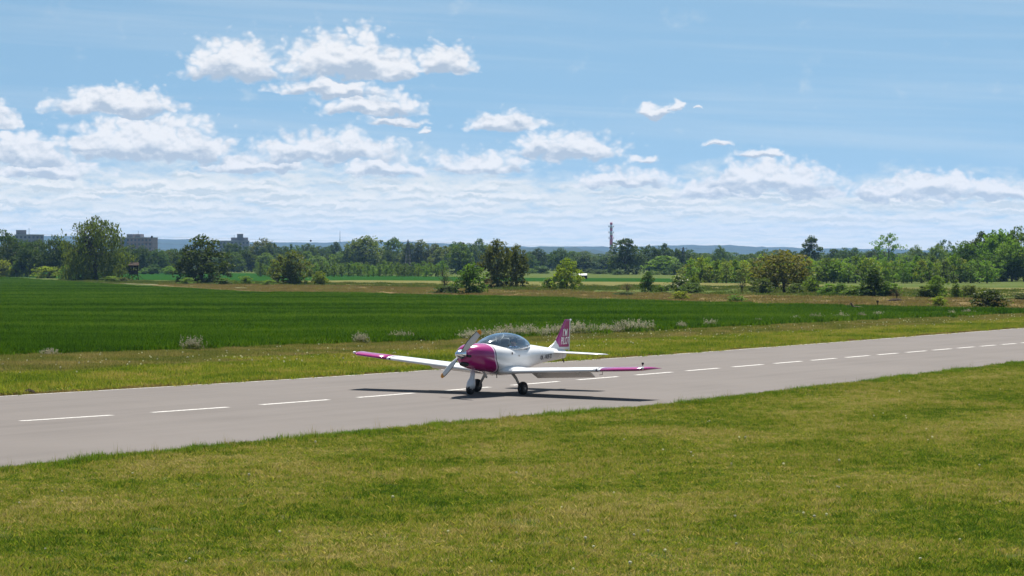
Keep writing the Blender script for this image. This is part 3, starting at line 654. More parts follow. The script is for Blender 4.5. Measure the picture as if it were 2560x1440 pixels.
block(300, 392, 595, 1500, R(-10), 12, 8, M_panel2, 'reddish panel apartment block with blue stair panel right of the willow', [(-.3, -.12, 2.2), (-.05, .12, 2.2)], -.30)
block(545, 626, 603, 1700, R(6), 12, 6, M_panel, 'low grey apartment block with stepped roof above the even-topped wood', [(-.1, .46, 2.4), (.1, .3, 5.2)])
# chimney
D = 2500; cx = (1528 - CXP)/F*D; tz = lambda v: CH - (v-HZ)/F*D
ch = empty('chimney', (cx, D, -.06), 0, 'tall slim chimney with red and white bands and aerial rings', 'chimney')
lv_ = [(720, M_conc), (612, M_red), (587, M_white), (578, M_red), (570, M_white), (562, M_red), (556, None)]
for (v0, m_), (v1, _) in zip(lv_[:-1], lv_[1:]):
    z0, z1 = max(tz(v0), 0), tz(v1); r_ = lambda z: 2.3 - .9*z/50
    MB().tube([(0, 0, z0), (0, 0, z1)], [r_(z0), r_(z1)], 20).build('shaft_band', m_, ch, True)
for v_ in (568, 583, 597):
    z = tz(v_); mb = MB()
    mb.tube([(0, 0, z), (0, 0, z + .25)], 2.9, 20); p_ = mb.build('platform', M_steel, ch)
    for k in range(10):
        a = k*2*math.pi/10
        MB().box((math.cos(a)*3.0, math.sin(a)*3.0, z + 1.0), (.4, .4, 1.8), a).build('aerial_panel', M_white, ch)
# guyed radio mast
D = 4000; mx_ = (850 - CXP)/F*D; zt = CH - (577 - HZ)/F*D
ms = empty('radio_mast', (mx_, D, -.06), 0, 'hair thin radio mast on the skyline left of the round brownish tree', 'mast')
MB().tube([(0, 0, 0), (0, 0, zt*.7), (0, 0, zt)], [.7, .6, .25], 6).build('mast_tube', M_steel, ms)
for k in range(3):
    a = k*2.094
    MB().tube([(math.cos(a)*22, math.sin(a)*22, 0), (0, 0, zt*.8)], .06, 4).build('guy_wire', M_steel, ms)
# lattice power masts
def pylon(px, top, D, label):
    X = (px - CXP)/F*D; Hh = CH - (top-HZ)/F*D
    t = empty('power_mast', (X, D, -.06), R(20), label, 'mast'); leg = .09*Hh
    for sx_ in (-1, 1):
        for sy_ in (-1, 1):
            MB().tube([(sx_*leg, sy_*leg, 0), (sx_*leg*.28, sy_*leg*.28, Hh*.9), (0, 0, Hh)], [.11, .08, .05], 4).build('leg', M_steel, t)
    br = MB()
    for k in range(9):
        z0, z1 = Hh*.9*k/9, Hh*.9*(k+1)/9; w0 = leg*(1-.72*k/9); w1 = leg*(1-.72*(k+1)/9)
        for s_ in (-1, 1):
            br.tube([(-w0, s_*w0, z0), (w1, s_*w1, z1)], .04, 4); br.tube([(w0, s_*w0, z0), (-w1, s_*w1, z1)], .04, 4)
            br.tube([(s_*w0, -w0, z0), (s_*w1, w1, z1)], .04, 4)
    br.build('bracing', M_steel, t)
    for k, (zz, w_) in enumerate([(.72, 1.5), (.82, 1.9), (.92, 1.3)]):
        MB().tube([(-w_, 0, Hh*zz), (0, 0, Hh*zz + .25), (w_, 0, Hh*zz)], .07, 4).build('cross_arm', M_steel, t)
        for s_ in (-1, 1): MB().tube([(s_*w_, 0, Hh*zz), (s_*w_, 0, Hh*zz - .8)], .07, 6).build('insulator', M_conc, t)
    return t
pylon(1020, 598, 560, 'slim lattice power mast in front of the pale loose crowned trees')
pylon(1708, 616, 700, 'lattice power mast right of the smooth dome shaped tree')
M_wire = pmat('wire', (.10, .10, .11), .5, .5)
t = empty('power_line', at(1020, 605, 560), 0, 'overhead wires with dark marker balls strung above the woods', 'power line')
o0 = Vector(t.location)
pth = [(-300, 578, 430), (380, 592, 500), (777, 602, 535), (1020, 602, 560), (1158, 608, 575), (1525, 619, 640), (1708, 620, 700), (2250, 640, 800), (2900, 640, 900)]
def wire(off, rad):
    pts = []
    for (a, b) in zip(pth[:-1], pth[1:]):
        for k in range(6): f_ = k/6; pts.append(at(a[0]+(b[0]-a[0])*f_, a[1]+(b[1]-a[1])*f_ + off, a[2]+(b[2]-a[2])*f_) - o0)
    MB().tube(pts, rad, 4).build('wire', M_wire, t)
for off, rad in [(0, .016), (17, .018), (27, .018), (38, .018)]: wire(off, rad)
mball = None
for (a, b, d) in [(380, 592, 500), (777, 602, 535), (1158, 608, 575), (1525, 619, 640)]:
    if mball is None: mball = MB().ball((0, 0, 0), .24).build('marker_ball', M_dkwood, t, True); q = mball
    else: q = mball.copy(); COL.objects.link(q); q.parent = t
    q.location = at(a, b, d) - o0
# shed
p = gp(1457, 697); s_ = p.y/F
sh = empty('shed', (p.x, p.y, -.06), R(-8), 'small dark shed with a bright white roof beside the wood', 'shed')
MB().box((0, 0, 5*s_), (21*s_, 14*s_, 10*s_)).build('wall', M_dkwood, sh)
w_, d_, z0, z1 = 11*s_, 7.8*s_, 9.5*s_, 14*s_
MB().add([(-w_, -d_, z0), (w_, -d_, z0), (w_, 0, z1), (-w_, 0, z1), (-w_, d_, z0), (w_, d_, z0)], [(0, 1, 2, 3), (3, 2, 5, 4), (0, 3, 4), (1, 5, 2)]).build('roof', M_white, sh)
MB().box((-3*s_, -7*s_ - .03, 4*s_), (4*s_, .08, 7.5*s_)).build('door', M_panel, sh)
# hunting hide
p = gp(334, 701); k = p.y/F
hd = empty('hunting_hide', (p.x, p.y, -.06), R(10), 'dark wooden raised hunting hide with three window holes and a ladder', 'hide')
cw, zb, zc, zr = 10.5*k, 16*k, 38*k, 45*k
for sx_ in (-1, 1):
    for sy_ in (-1, 1): MB().tube([(sx_*cw*1.25, sy_*cw*1.2, 0), (sx_*cw*.9, sy_*cw*.9, zb)], .07, 6).build('leg', M_dkwood, hd)
    for sy_ in (-1, 1): MB().tube([(sx_*cw*1.2, sy_*cw*1.15, .2), (-sx_*cw*.95, sy_*cw*.95, zb - .05)], .04, 5).build('brace', M_dkwood, hd)
MB().box((0, 0, zb), (cw*2.05, cw*2.05, .1)).build('floor', M_dkwood, hd)
hw = (zc - zb)*.18; wz = zb + (zc-zb)*.62
# front and back walls as boards with window holes between, so that the light behind shows through
for sy_ in (-1, 1):
    wl = MB().box((0, sy_*cw, (zb + wz - hw)/2), (2*cw, .05, wz - hw - zb)); wl.box((0, sy_*cw, (wz + hw + zc)/2), (2*cw, .05, zc - wz - hw))
    for a, b in [(-1, -.72), (-.34, -.12), (.2, .38), (.78, 1)]: wl.box(((a+b)/2*cw, sy_*cw, wz), ((b-a)*cw, .05, 2*hw))
    wl.build('wall', M_dkwood, hd)
for sx_ in (-1, 1): MB().box((sx_*cw, 0, (zb+zc)/2), (.05, 2*cw - .06, zc-zb)).build('wall', M_dkwood, hd)
e = cw*1.25
for s_ in (-1, 1):
    MB().add([(-e, s_*e, zc - .02), (e, s_*e, zc - .02), (e, 0, zr), (-e, 0, zr), (-e, s_*e, zc + .05), (e, s_*e, zc + .05), (e, 0, zr + .07), (-e, 0, zr + .07)],
             [(0,1,2,3),(4,5,6,7),(0,1,5,4),(1,2,6,5),(3,0,4,7)]).build('roof_panel', pmat('roof_boards', (.06, .045, .036), .95, spec=.05), hd)
for s_ in (-.5, .5): MB().tube([(cw*2.6, s_*.8, 0), (cw*.95, s_*.8, zb)], .04, 5).build('ladder_rail', M_dkwood, hd)
for i in range(4):
    f_ = (i+.6)/4.4; x_ = cw*2.6 + (cw*.95 - cw*2.6)*f_
    MB().tube([(x_, -.42, zb*f_), (x_, .42, zb*f_)], .03, 5).build('rung', M_dkwood, hd)
# wooden post and earth mound, right hand field
p = gp(2194, 767)
po = empty('field_post', (p.x, p.y, -.03), 0, 'short dark post standing at the far edge of the wheat', 'post')
MB().tube([(0, 0, -.05), (.01, 0, .36*1.2)], .035, 8).build('shaft', M_dkwood, po); MB().box((0, 0, .46), (.16, .16, .14)).build('cap', M_dkwood, po)
p = gp(2240, 752)
mo = MB(); rg = random.Random(3); rings = []
for i in range(5):
    a = i/4; rings.append([Vector((math.cos(j*.524)*(.8*(1-a)+.05)*rg.uniform(.8, 1.15), math.sin(j*.524)*(.6*(1-a)+.05), .26*math.sin(a*1.57)*rg.uniform(.85, 1.1) - .05*(i == 0))) for j in range(12)])
o = mo.loft(rings).build('earth_mound', M_dkwood, None, True); o.location = (p.x, p.y, -.03); tag(o, 'low heap of dark earth under the leafless shrub', 'mound')

# ------------------------------------------------------------------ roe deer resting at the wheat edge
def skin(name, V, E, rad, mat, root=0, sub=2):
    me = bpy.data.meshes.new(name); me.from_pydata([tuple(v_) for v_ in V], E, []); o = link(bpy.data.objects.new(name, me))
    m1 = o.modifiers.new('s', 'SKIN'); m1.use_smooth_shade = True
    for i, sv in enumerate(me.skin_vertices[0].data): sv.radius = rad[i] if isinstance(rad[i], tuple) else (rad[i], rad[i]); sv.use_root = (i == root)
    m2 = o.modifiers.new('d', 'SUBSURF'); m2.levels = m2.render_levels = sub
    dg = bpy.context.evaluated_depsgraph_get(); nm = bpy.data.meshes.new_from_object(o.evaluated_get(dg)); o.modifiers.clear(); o.data = nm
    nm.materials.clear(); nm.materials.append(mat)
    nm.polygons.foreach_set('use_smooth', [True]*len(nm.polygons)); bpy.data.meshes.remove(me); nm.name = name
    return o
M_deer = pmat('deer_coat', (.07, .042, .026), .85, fn=wear((.08, .05, .03), .4, 5))
dv = [(0, 0, .62), (.3, 0, .6), (.55, 0, .62), (-.3, 0, .64), (-.52, 0, .72), (-.64, 0, .95), (-.7, 0, 1.08), (-.8, 0, 1.06), (-.9, 0, 1.0),
      (-.42, .1, .42), (-.36, .1, .2), (-.42, .1, .0), (-.42, -.1, .42), (-.36, -.1, .2), (-.42, -.1, .0),
      (.5, .11, .42), (.62, .11, .24), (.56, .11, .0), (.5, -.11, .42), (.62, -.11, .24), (.56, -.11, .0), (.66, 0, .66),
      (-.69, .07, 1.2), (-.69, -.07, 1.2)]
de = [(0, 1), (1, 2), (0, 3), (3, 4), (4, 5), (5, 6), (6, 7), (7, 8), (3, 9), (9, 10), (10, 11), (3, 12), (12, 13), (13, 14), (2, 15), (15, 16), (16, 17), (2, 18), (18, 19), (19, 20), (2, 21), (6, 22), (6, 23)]
dr = [.17, .16, .15, .17, .11, .07, .075, .06, .035, .07, .03, .025, .07, .03, .025, .09, .035, .025, .09, .035, .025, .04, .025, .025]
deer = skin('roe_deer', dv, de, dr, M_deer)
p = gp(2155, 778); deer.location = (p.x, p.y + 1.5, -.16); deer.scale = (.8, .8, .62); deer.rotation_euler = (0, 0, R(8))
tag(deer, 'dark brown roe deer with raised ears in the far edge of the wheat', 'deer')

# ------------------------------------------------------------------ light aircraft (x forward, y to its left, z up)
M_wht = pmat('white_gelcoat', (.68, .68, .69), .22, 0, .4, fn=wear((.68, .68, .69), .06, 2.5))
M_mag = pmat('magenta_gelcoat', (.31, .010, .145), .2, 0, .6, fn=wear((.31, .010, .145), .12, 3))
M_nav = pmat('navy_trim', (.015, .012, .035), .35)
M_pnk = pmat('pale_pink_trim', (.72, .52, .66), .35)
M_chr = pmat('chrome', (.82, .82, .84), .12, 1)
M_tyre = pmat('tyre_rubber', (.012, .012, .013), .8, fn=wear((.014, .014, .015), .3, 20))
M_grey = pmat('grey_leg', (.42, .39, .36), .45, .2)
M_blade = pmat('blade_grey', (.62, .62, .63), .3, fn=wear((.62, .62, .63), .12, 9))
M_orange = pmat('blade_tip_orange', (.62, .24, .02), .45)
M_blk = pmat('black_plastic', (.012, .012, .014), .5)
M_int = pmat('cockpit_trim', (.24, .25, .27), .8)
M_seat = pmat('seat_cloth', (.16, .145, .14), .85)
M_flapu = pmat('flap_grey', (.58, .56, .55), .45)
M_lamp = pmat('lamp_lens', (.75, .75, .75), .1, 0, .5)
mg = bpy.data.materials.new('canopy_acrylic'); mg.use_nodes = True; tg = NT(mg.node_tree); tg.n.clear()
fr = tg.new('ShaderNodeFresnel', {0: 1.45})
tb = tg.new('ShaderNodeBsdfTransparent', {0: (.88, .95, .98, 1)}); gb = tg.new('ShaderNodeBsdfGlossy', {0: (.9, .95, 1, 1), 1: .06})
tg.new('ShaderNodeOutputMaterial', {0: tg.new('ShaderNodeMixShader', {0: tg.m('MULTIPLY_ADD', fr.outputs[0], 1.4, .14, True), 1: tb.outputs[0], 2: gb.outputs[0]}).outputs[0]})

ac = empty('light_aircraft', (-.332, 58.41, 0), 0, 'white low wing light aircraft with magenta nose and tail on the runway', 'aircraft')
ph_, rl_, pt_ = R(33.5), R(1.17), R(1.58)
fw = Vector((-math.sin(ph_), -math.cos(ph_), 0)); lf = Vector((math.cos(ph_), -math.sin(ph_), 0)); upv = Vector((0, 0, 1))
lf2 = lf*math.cos(rl_) - upv*math.sin(rl_); up2 = upv*math.cos(rl_) + lf*math.sin(rl_)
fw2 = fw*math.cos(pt_) + up2*math.sin(pt_); up3 = up2*math.cos(pt_) - fw*math.sin(pt_)
AM = Matrix(((fw2.x, lf2.x, up3.x, -.332), (fw2.y, lf2.y, up3.y, 58.41), (fw2.z, lf2.z, up3.z, 0), (0, 0, 0, 1)))
ac.matrix_world = AM
def itp(x_, tab, j): return float(np.interp(x_, [q[0] for q in tab][::-1] if tab[0][0] > tab[-1][0] else [q[0] for q in tab], [q[j] for q in tab][::-1] if tab[0][0] > tab[-1][0] else [q[j] for q in tab]))
def smooth_tab(tab, n):                               # cubic (Catmull-Rom) resample of a section table
    T = np.array(tab, float); k = len(T); s_ = np.linspace(0, k-1, n); out = []
    for a in s_:
        i = min(int(a), k-2); f_ = a - i; p0, p1, p2, p3 = T[max(i-1, 0)], T[i], T[i+1], T[min(i+2, k-1)]
        out.append(.5*((2*p1) + (-p0+p2)*f_ + (2*p0-5*p1+4*p2-p3)*f_**2 + (-p0+3*p1-3*p2+p3)*f_**3))
    return np.array(out)
# x, top z, bottom z, half width, squareness
FUS = [(1.74, 1.215, .885, .19, 2.1), (1.66, 1.275, .79, .29, 2.2), (1.45, 1.33, .68, .41, 2.4), (1.15, 1.35, .59, .50, 2.6), (.8, 1.345, .52, .545, 2.8), (.35, 1.33, .49, .565, 2.8), (-.1, 1.325, .50, .56, 2.8), (-.55, 1.325, .555, .52, 2.7),
       (-1.0, 1.32, .645, .45, 2.6), (-1.5, 1.29, .735, .36, 2.4), (-2.1, 1.235, .815, .25, 2.3), (-2.7, 1.19, .87, .15, 2.2), (-3.2, 1.15, .92, .06, 2.0)]
FT = smooth_tab(FUS, 97); NR = 56
xs0 = sorted([r_[0] for r_ in FT if not .975 < r_[0] < 1.095] + [1.09, 1.06, 1.02, .985], reverse=True)
FT = np.array([[x_] + [float(np.interp(x_, FT[::-1, 0], FT[::-1, j])) for j in range(1, 5)] for x_ in xs0])
def ring(row, inset=0.):
    x_, zt_, zb_, w_, ex = row; zc_ = zb_ + (zt_-zb_)*.52; out = []
    for k in range(NR):
        a = 2*math.pi*k/NR; c_, s_ = math.cos(a), math.sin(a)
        y_ = math.copysign(abs(s_)**(2/ex), s_)*(w_-inset); hz_ = (zt_-zc_) if c_ > 0 else (zc_-zb_)
        z_ = zc_ + math.copysign(abs(c_)**(2/ex), c_)*(hz_-inset)
        out.append(Vector((x_, y_, z_)))
    return out
def skew(x_, z_):                                      # the nose colour ends on a line that sweeps aft towards the belly
    w_ = max(0, 1 - abs(x_ - 1.02)/(.62 if x_ > 1.02 else 1.1)); w_ = w_*w_*(3-2*w_)
    return x_ - w_*.36*min(max((.98 - z_)/.42, 0), 1)**1.3
CF, CR_ = .95, -1.14                                   # canopy opening, front and rear
def opening(x_):                                       # half width of the opening at x
    t_ = (x_-CR_)/(CF-CR_)
    if t_ <= 0 or t_ >= 1: return 0
    return .50*math.sin(math.pi*t_**.92)**.5
def sill(x_): return itp(x_, [(-1.2, 1.31), (-.9, 1.285), (-.5, 1.245), (0, 1.215), (.3, 1.22), (.6, 1.27), (.85, 1.325), (1.0, 1.35)], 1)
rows_ = [ring(r_) for r_ in FT]
vs = []; fs = []; mi = []
for i, r_ in enumerate(rows_):
    ow = opening(FT[i][0])
    for k, q in enumerate(r_):
        q = q.copy()
        if ow > 0 and math.cos(2*math.pi*k/NR) > .3:
            if abs(q.y) < ow - .02 and q.z > 1.1: q.z = .82 if abs(q.y) < ow*.9 else q.z
            if q.z > 1.0: q.z = min(q.z, max(sill(q.x), 1.0)) if abs(q.y) >= ow*.55 else q.z
        q.x = skew(q.x, q.z); vs.append(q)
n_ = len(rows_)
for i in range(n_-1):
    for k in range(NR):
        f_ = (i*NR+k, i*NR+(k+1)%NR, (i+1)*NR+(k+1)%NR, (i+1)*NR+k)
        c_ = sum((vs[j] for j in f_), Vector())/4; fs.append(f_)
        inside = opening(c_.x) > 0 and c_.z < sill(c_.x) - .06 and math.cos(2*math.pi*(k+.5)/NR) > .3 and abs(c_.y) < opening(c_.x) - .005
        xm = (FT[i][0] + FT[i+1][0])/2
        mi.append(4 if inside else (1 if xm > 1.061 else 2 if xm > 1.021 else 3 if xm > .986 else 0))
fs.append(tuple(range(NR-1, -1, -1))); mi.append(1); fs.append(tuple(range((n_-1)*NR, n_*NR))); mi.append(0)
def sub_mesh(name, keep, mats_, sm=True):
    used = {}; nv = []; nf = []; nm = []
    for f_, m_ in zip(fs, mi):
        if m_ not in keep: continue
        g_ = []
        for j in f_:
            if j not in used: used[j] = len(nv); nv.append(vs[j])
            g_.append(used[j])
        nf.append(g_); nm.append(keep.index(m_))
    return mesh(name, nv, nf, None, ac, sm, mats_, nm)
fus = sub_mesh('fuselage', [0], [M_wht]); cow = sub_mesh('cowling', [1], [M_mag]); sub_mesh('trim_stripe', [2], [M_pnk]); sub_mesh('trim_stripe', [3], [M_nav]); sub_mesh('cockpit_tub', [4], [M_int])
# canopy bubble
def cantop(x_): return itp(x_, [(-1.14, 1.315), (-1.0, 1.40), (-.8, 1.50), (-.55, 1.585), (-.26, 1.625), (0, 1.615), (.3, 1.565), (.55, 1.495), (.78, 1.42), (.95, 1.35)], 1)
xs_ = [CR_ + (CF-CR_)*(1-math.cos(math.pi*i/30))/2 for i in range(31)]; rings = []
for x_ in xs_:
    w_ = max(opening(x_), .03) + .012; z0 = sill(x_) - .012; zt_ = max(cantop(x_), z0 + .01)
    rings.append([Vector((x_, w_*math.copysign(abs(math.cos(a))**.85, math.cos(a)), z0 + (zt_-z0)*abs(math.sin(a))**.9)) for a in [math.pi*k/24 for k in range(25)]])
cst = [np.array([[q.x, q.y, q.z] for q in r_]) for r_ in rings]
can = MB().loft(rings, cap=False, close=False).build('canopy', mg, ac, True)
for s_ in (0, -1):
    MB().tube([r_[s_] + Vector((0, 0, .004)) for r_ in rings[1:-1]], .014, 6).build('frame', M_wht, can, True)
for y_ in (.36,):
    MB().tube([(.42, .535, 1.27), (.44, .53, 1.33)], .012, 6).build('latch', M_blk, can)
# cockpit: dashboard, two seats
MB().box((.55, 0, 1.13), (.26, .72, .16)).build('instrument_panel', M_blk, ac)
MB().loft([[Vector((.86, y_*.5, 1.25)), Vector((.40, y_, 1.235)), Vector((.40, y_, 1.215)), Vector((.86, y_*.5, 1.22))] for y_ in (-.4, 0, .4)]).build('glare_shield', M_int, ac)
for y_ in (.26, -.26):
    MB().box((-.30, y_, .90), (.5, .44, .16)).build('seat_cushion', M_seat, ac)
    MB().box((-.50, y_, 1.09), (.10, .40, .46), 0, Matrix.Rotation(R(-14), 4, 'Y')).build('seat_back', M_seat, ac)
    fr_ = MB(); pts = [(-.57, y_-.13, 1.29), (-.59, y_-.13, 1.42), (-.59, y_-.10, 1.455), (-.59, y_+.10, 1.455), (-.59, y_+.13, 1.42), (-.57, y_+.13, 1.29)]
    MB().box((-.585, y_, 1.375), (.045, .24, .13)).build('headrest', M_seat, ac)
    fr_.tube(pts, .013, 6).build('headrest_frame', M_grey, ac, True)
# wings
def aero(t_=.13, n=14):
    up_, lo_ = [], []
    for i in range(n+1):
        c_ = (1-math.cos(math.pi*i/n))/2
        y_ = 5*t_*(.2969*math.sqrt(c_)-.126*c_-.3516*c_**2+.2843*c_**3-.1015*c_**4); cm_ = .08*c_*(1-c_)
        up_.append((c_, y_+cm_)); lo_.append((c_, -y_*.85+cm_))
    return up_[::-1] + lo_[1:-1]
AF = aero()
def wsec(y_, side, x_le=None, chord=None, dz=0, tk=1):
    a = abs(y_); f_ = (a-.45)/(4.6-.45); le = .56 - .05*f_ if x_le is None else x_le; ch_ = 1.32 - .42*f_ if chord is None else chord
    z_ = .605 + .062*(a-.5) + dz
    return [Vector((le - c_*ch_, side*a, z_ + h_*ch_*tk)) for c_, h_ in AF]
for side_ in (1, -1):
    ys = [.30, .5, .6, 1, 1.6, 2.3, 3.0, 3.28]
    w = MB().loft([wsec(y_, side_) for y_ in ys]).build('wing', M_wht, ac, True)
    MB().loft([wsec(y_, side_) for y_ in (3.28, 3.335)]).build('trim_stripe', M_nav, w, True)
    MB().loft([wsec(y_, side_) for y_ in (3.335, 3.41)]).build('trim_stripe', M_wht, w, True)
    tipy = [3.41, 3.8, 4.2, 4.45, 4.56, 4.64, 4.70]
    tle = [None, None, None, None, .44, .30, .05]; tch = [None, None, None, None, .86, .74, .50]
    MB().loft([wsec(y_, side_, a, b, 0 if y_ < 4.5 else (y_-4.5)*.12, 1 if y_ < 4.6 else (.8 if y_ < 4.68 else .4)) for y_, a, b in zip(tipy, tle, tch)]).build('wing_tip', M_mag, w, True)
    zt_ = .605 + .062*4.05
    MB().ball((.40, side_*4.60, zt_ + .045), .05, 10, 6, (1.3, .7, .7)).build('nav_light', M_lamp, w, True)
    if side_ > 0: MB().tube([(.22, side_*4.5, zt_ + .03), (.22, side_*4.5, zt_ + .13)], .014, 6).build('strobe_post', M_grey, w)
    if side_ > 0: MB().ball((.22, side_*4.5, zt_ + .155), .034, 8, 6, (1, 1, 1.1)).build('strobe_lamp', M_blk, w, True)
    # flap, lowered, and aileron gap
    y0, y1 = .72, 2.62
    fl = []
    for y_ in (y0, y1):
        f_ = (y_-.45)/4.15; te = .56 - .05*f_ - (1.32 - .42*f_); z_ = .605 + .062*(y_-.5)
        fl.append([Vector((te + .30, side_*y_, z_ - .012)), Vector((te + .30, side_*y_, z_ - .052)), Vector((te - .0, side_*y_, z_ - .185)), Vector((te - .01, side_*y_, z_ - .172)), Vector((te + .16, side_*y_, z_ - .075))])
    MB().loft(fl).build('flap', M_flapu, w)
    for y_ in (1.0, 2.3):
        f_ = (y_-.45)/4.15; te = .56 - .05*f_ - (1.32 - .42*f_); z_ = .605 + .062*(y_-.5)
        MB().box((te + .33, side_*y_, z_ - .07), (.2, .02, .07)).build('flap_hinge', M_wht, w)
    # wing root fairing
    MB().loft([[q*1.0 for q in wsec(.42, side_, .72, 1.6, .03, 1.5)], wsec(.56, side_, .66, 1.48, .01, 1.15), wsec(.72, side_, .565, 1.33, 0, 1.01)]).build('wing_root', M_wht, w, True)
    # main wheel
    leg = MB().tube([(.02, side_*.40, .56), (.01, side_*.52, .43), (.0, side_*.655, .20)], [.062, .056, .046], 10, True, .6).build('main_leg', M_grey, ac, True)
    MB().tube([(0, side_*.62, .178), (0, side_*.76, .178)], .02, 8).build('axle', M_grey, leg)
    def wheel(cy, cx_, cz, r_, w2, par):
        pr_ = [(-w2, r_*.55), (-w2*1.02, r_*.75), (-w2*.9, r_*.9), (-w2*.5, r_*.985), (0, r_), (w2*.5, r_*.985), (w2*.9, r_*.9), (w2*1.02, r_*.75), (w2, r_*.55)]
        wr = [[Vector((cx_ + b*math.cos(2*math.pi*k/28), cy + a, cz + b*math.sin(2*math.pi*k/28))) for k in range(28)] for a, b in pr_]
        wh = MB().loft(wr).build('wheel', M_tyre, par, True)
        MB().tube([(cx_, cy - w2*.85, cz), (cx_, cy + w2*1.03, cz)], r_*.5, 16).build('rim', M_blk, wh)
        MB().tube([(cx_, cy - w2*1.2, cz), (cx_, cy + w2*1.25, cz)], r_*.16, 10).build('hub', M_grey, wh)
        return wh
    wheel(side_*.735, 0, .178, .178, .068, ac)
MB().tube([(-.0, 3.18, .735), (.0, 3.18, .66), (.14, 3.18, .655)], .009, 6).build('pitot_tube', M_grey, ac)
MB().tube([(-.0, -3.0, .735), (.0, -3.0, .66), (.12, -3.0, .655)], .009, 6).build('tie_down', M_grey, ac)
# tailplane, fin and rudder
for side_ in (1, -1):
    st = []
    for y_, le, ch_ in [(.04, -2.28, .84), (.5, -2.37, .76), (1.0, -2.47, .66), (1.4, -2.56, .565), (1.49, -2.64, .46), (1.53, -2.74, .30)]:
        st.append([Vector((le - c_*ch_, side_*y_, 1.085 + h_*ch_*.62)) for c_, h_ in AF])
    s_o = MB().loft(st).build('tailplane', M_wht, ac, True)
def finsec(z_, le, te, tk=.10): 
    c0 = le - te
    return [Vector((le - c_*c0, (h_ - .08*c_*(1-c_))*c0*tk/.13*1.0, z_)) for c_, h_ in aero(.13, 34)]
fl_ = [(1.16, -2.25), (1.24, -2.42), (1.33, -2.60), (1.42, -2.72), (1.55, -2.83), (1.75, -2.97), (1.93, -3.10), (2.0, -3.17)]
fte = -3.14
fvs = [finsec(z_, float(np.interp(z_, [q[0] for q in fl_], [q[1] for q in fl_])), -3.42 + (.02 if z_ > 1.98 else 0)) for z_ in list(np.arange(1.16, 1.995, .018)) + [2.0]]
fin = MB().loft(fvs).build('fin', M_mag, ac, True)
fin.data.materials.append(M_wht)
for p_ in fin.data.polygons:
    c_ = p_.center
    if c_.z < 1.225 or (c_.z < 1.46 and c_.x > -2.86 + .13*math.sqrt(max(c_.z - 1.225, 0)/.235)*1.3): p_.material_index = 1
MB().loft([[Vector((-3.405, a*.012, z_)), Vector((-3.45 - (.02 if z_ > 1.9 else 0), a*.004, z_))][::1] + [Vector((-3.45, -a*.004, z_)), Vector((-3.405, -a*.012, z_))] for z_ in (1.13, 1.5, 1.9, 1.985) for a in (1,)]).build('rudder_edge', M_wht, ac)
MB().ball((-3.46, 0, 1.985), .03, 8, 6).build('tail_light', M_lamp, ac, True)
MB().tube([(-3.1, 0, .93), (-3.18, 0, .80)], .015, 6).build('tail_skid', M_blk, ac)
# lettering
def lettering(txt, mat, M4, size, sx_=1, par=None, name='lettering', shear=0, bold=.0):
    cu = bpy.data.curves.new(name, 'FONT'); cu.body = txt; cu.size = size; cu.extrude = .0015; cu.shear = shear; cu.offset = bold; cu.align_x = 'LEFT'; cu.space_character = 1.12
    o = bpy.data.objects.new(name, cu); COL.objects.link(o); dg = bpy.context.evaluated_depsgraph_get(); me = bpy.data.meshes.new_from_object(o.evaluated_get(dg))
    bpy.data.objects.remove(o); o = link(bpy.data.objects.new(name, me), par); me.materials.append(mat); me.transform(M4 @ Matrix.Diagonal((sx_, 1, 1, 1))); return o
M_txtw = pmat('lettering_white', (.85, .85, .85), .4); M_txtd = pmat('lettering_dark', (.02, .022, .035), .4)
def txtM(x_, y_, z_, ang=0, yaw=0, tilt=0):           # text runs aft on the left side: local X -> -x, local Y -> z, normal -> +y
    return Matrix.Translation((x_, y_, z_)) @ Matrix(((-1, 0, 0, 0), (0, 0, 1, 0), (0, 1, 0, 0), (0, 0, 0, 1))) @ Matrix.Rotation(yaw, 4, 'Y') @ Matrix.Rotation(tilt, 4, 'X') @ Matrix.Rotation(ang, 4, 'Z')
for s_ in (1,):
    lettering("I'M", M_txtw, txtM(-3.00, .048, 1.53, R(2)), .285, .62, fin, bold=.001, shear=.14)
    lettering('PILOT', M_txtw, txtM(-2.915, .053, 1.305, R(2)), .285, .50, fin, bold=.001, shear=.14)
lettering('OK - NUF 27', M_txtd, txtM(-1.36, .394, .905, R(2.5), R(10.3)), .165, .80, fus, bold=.003)
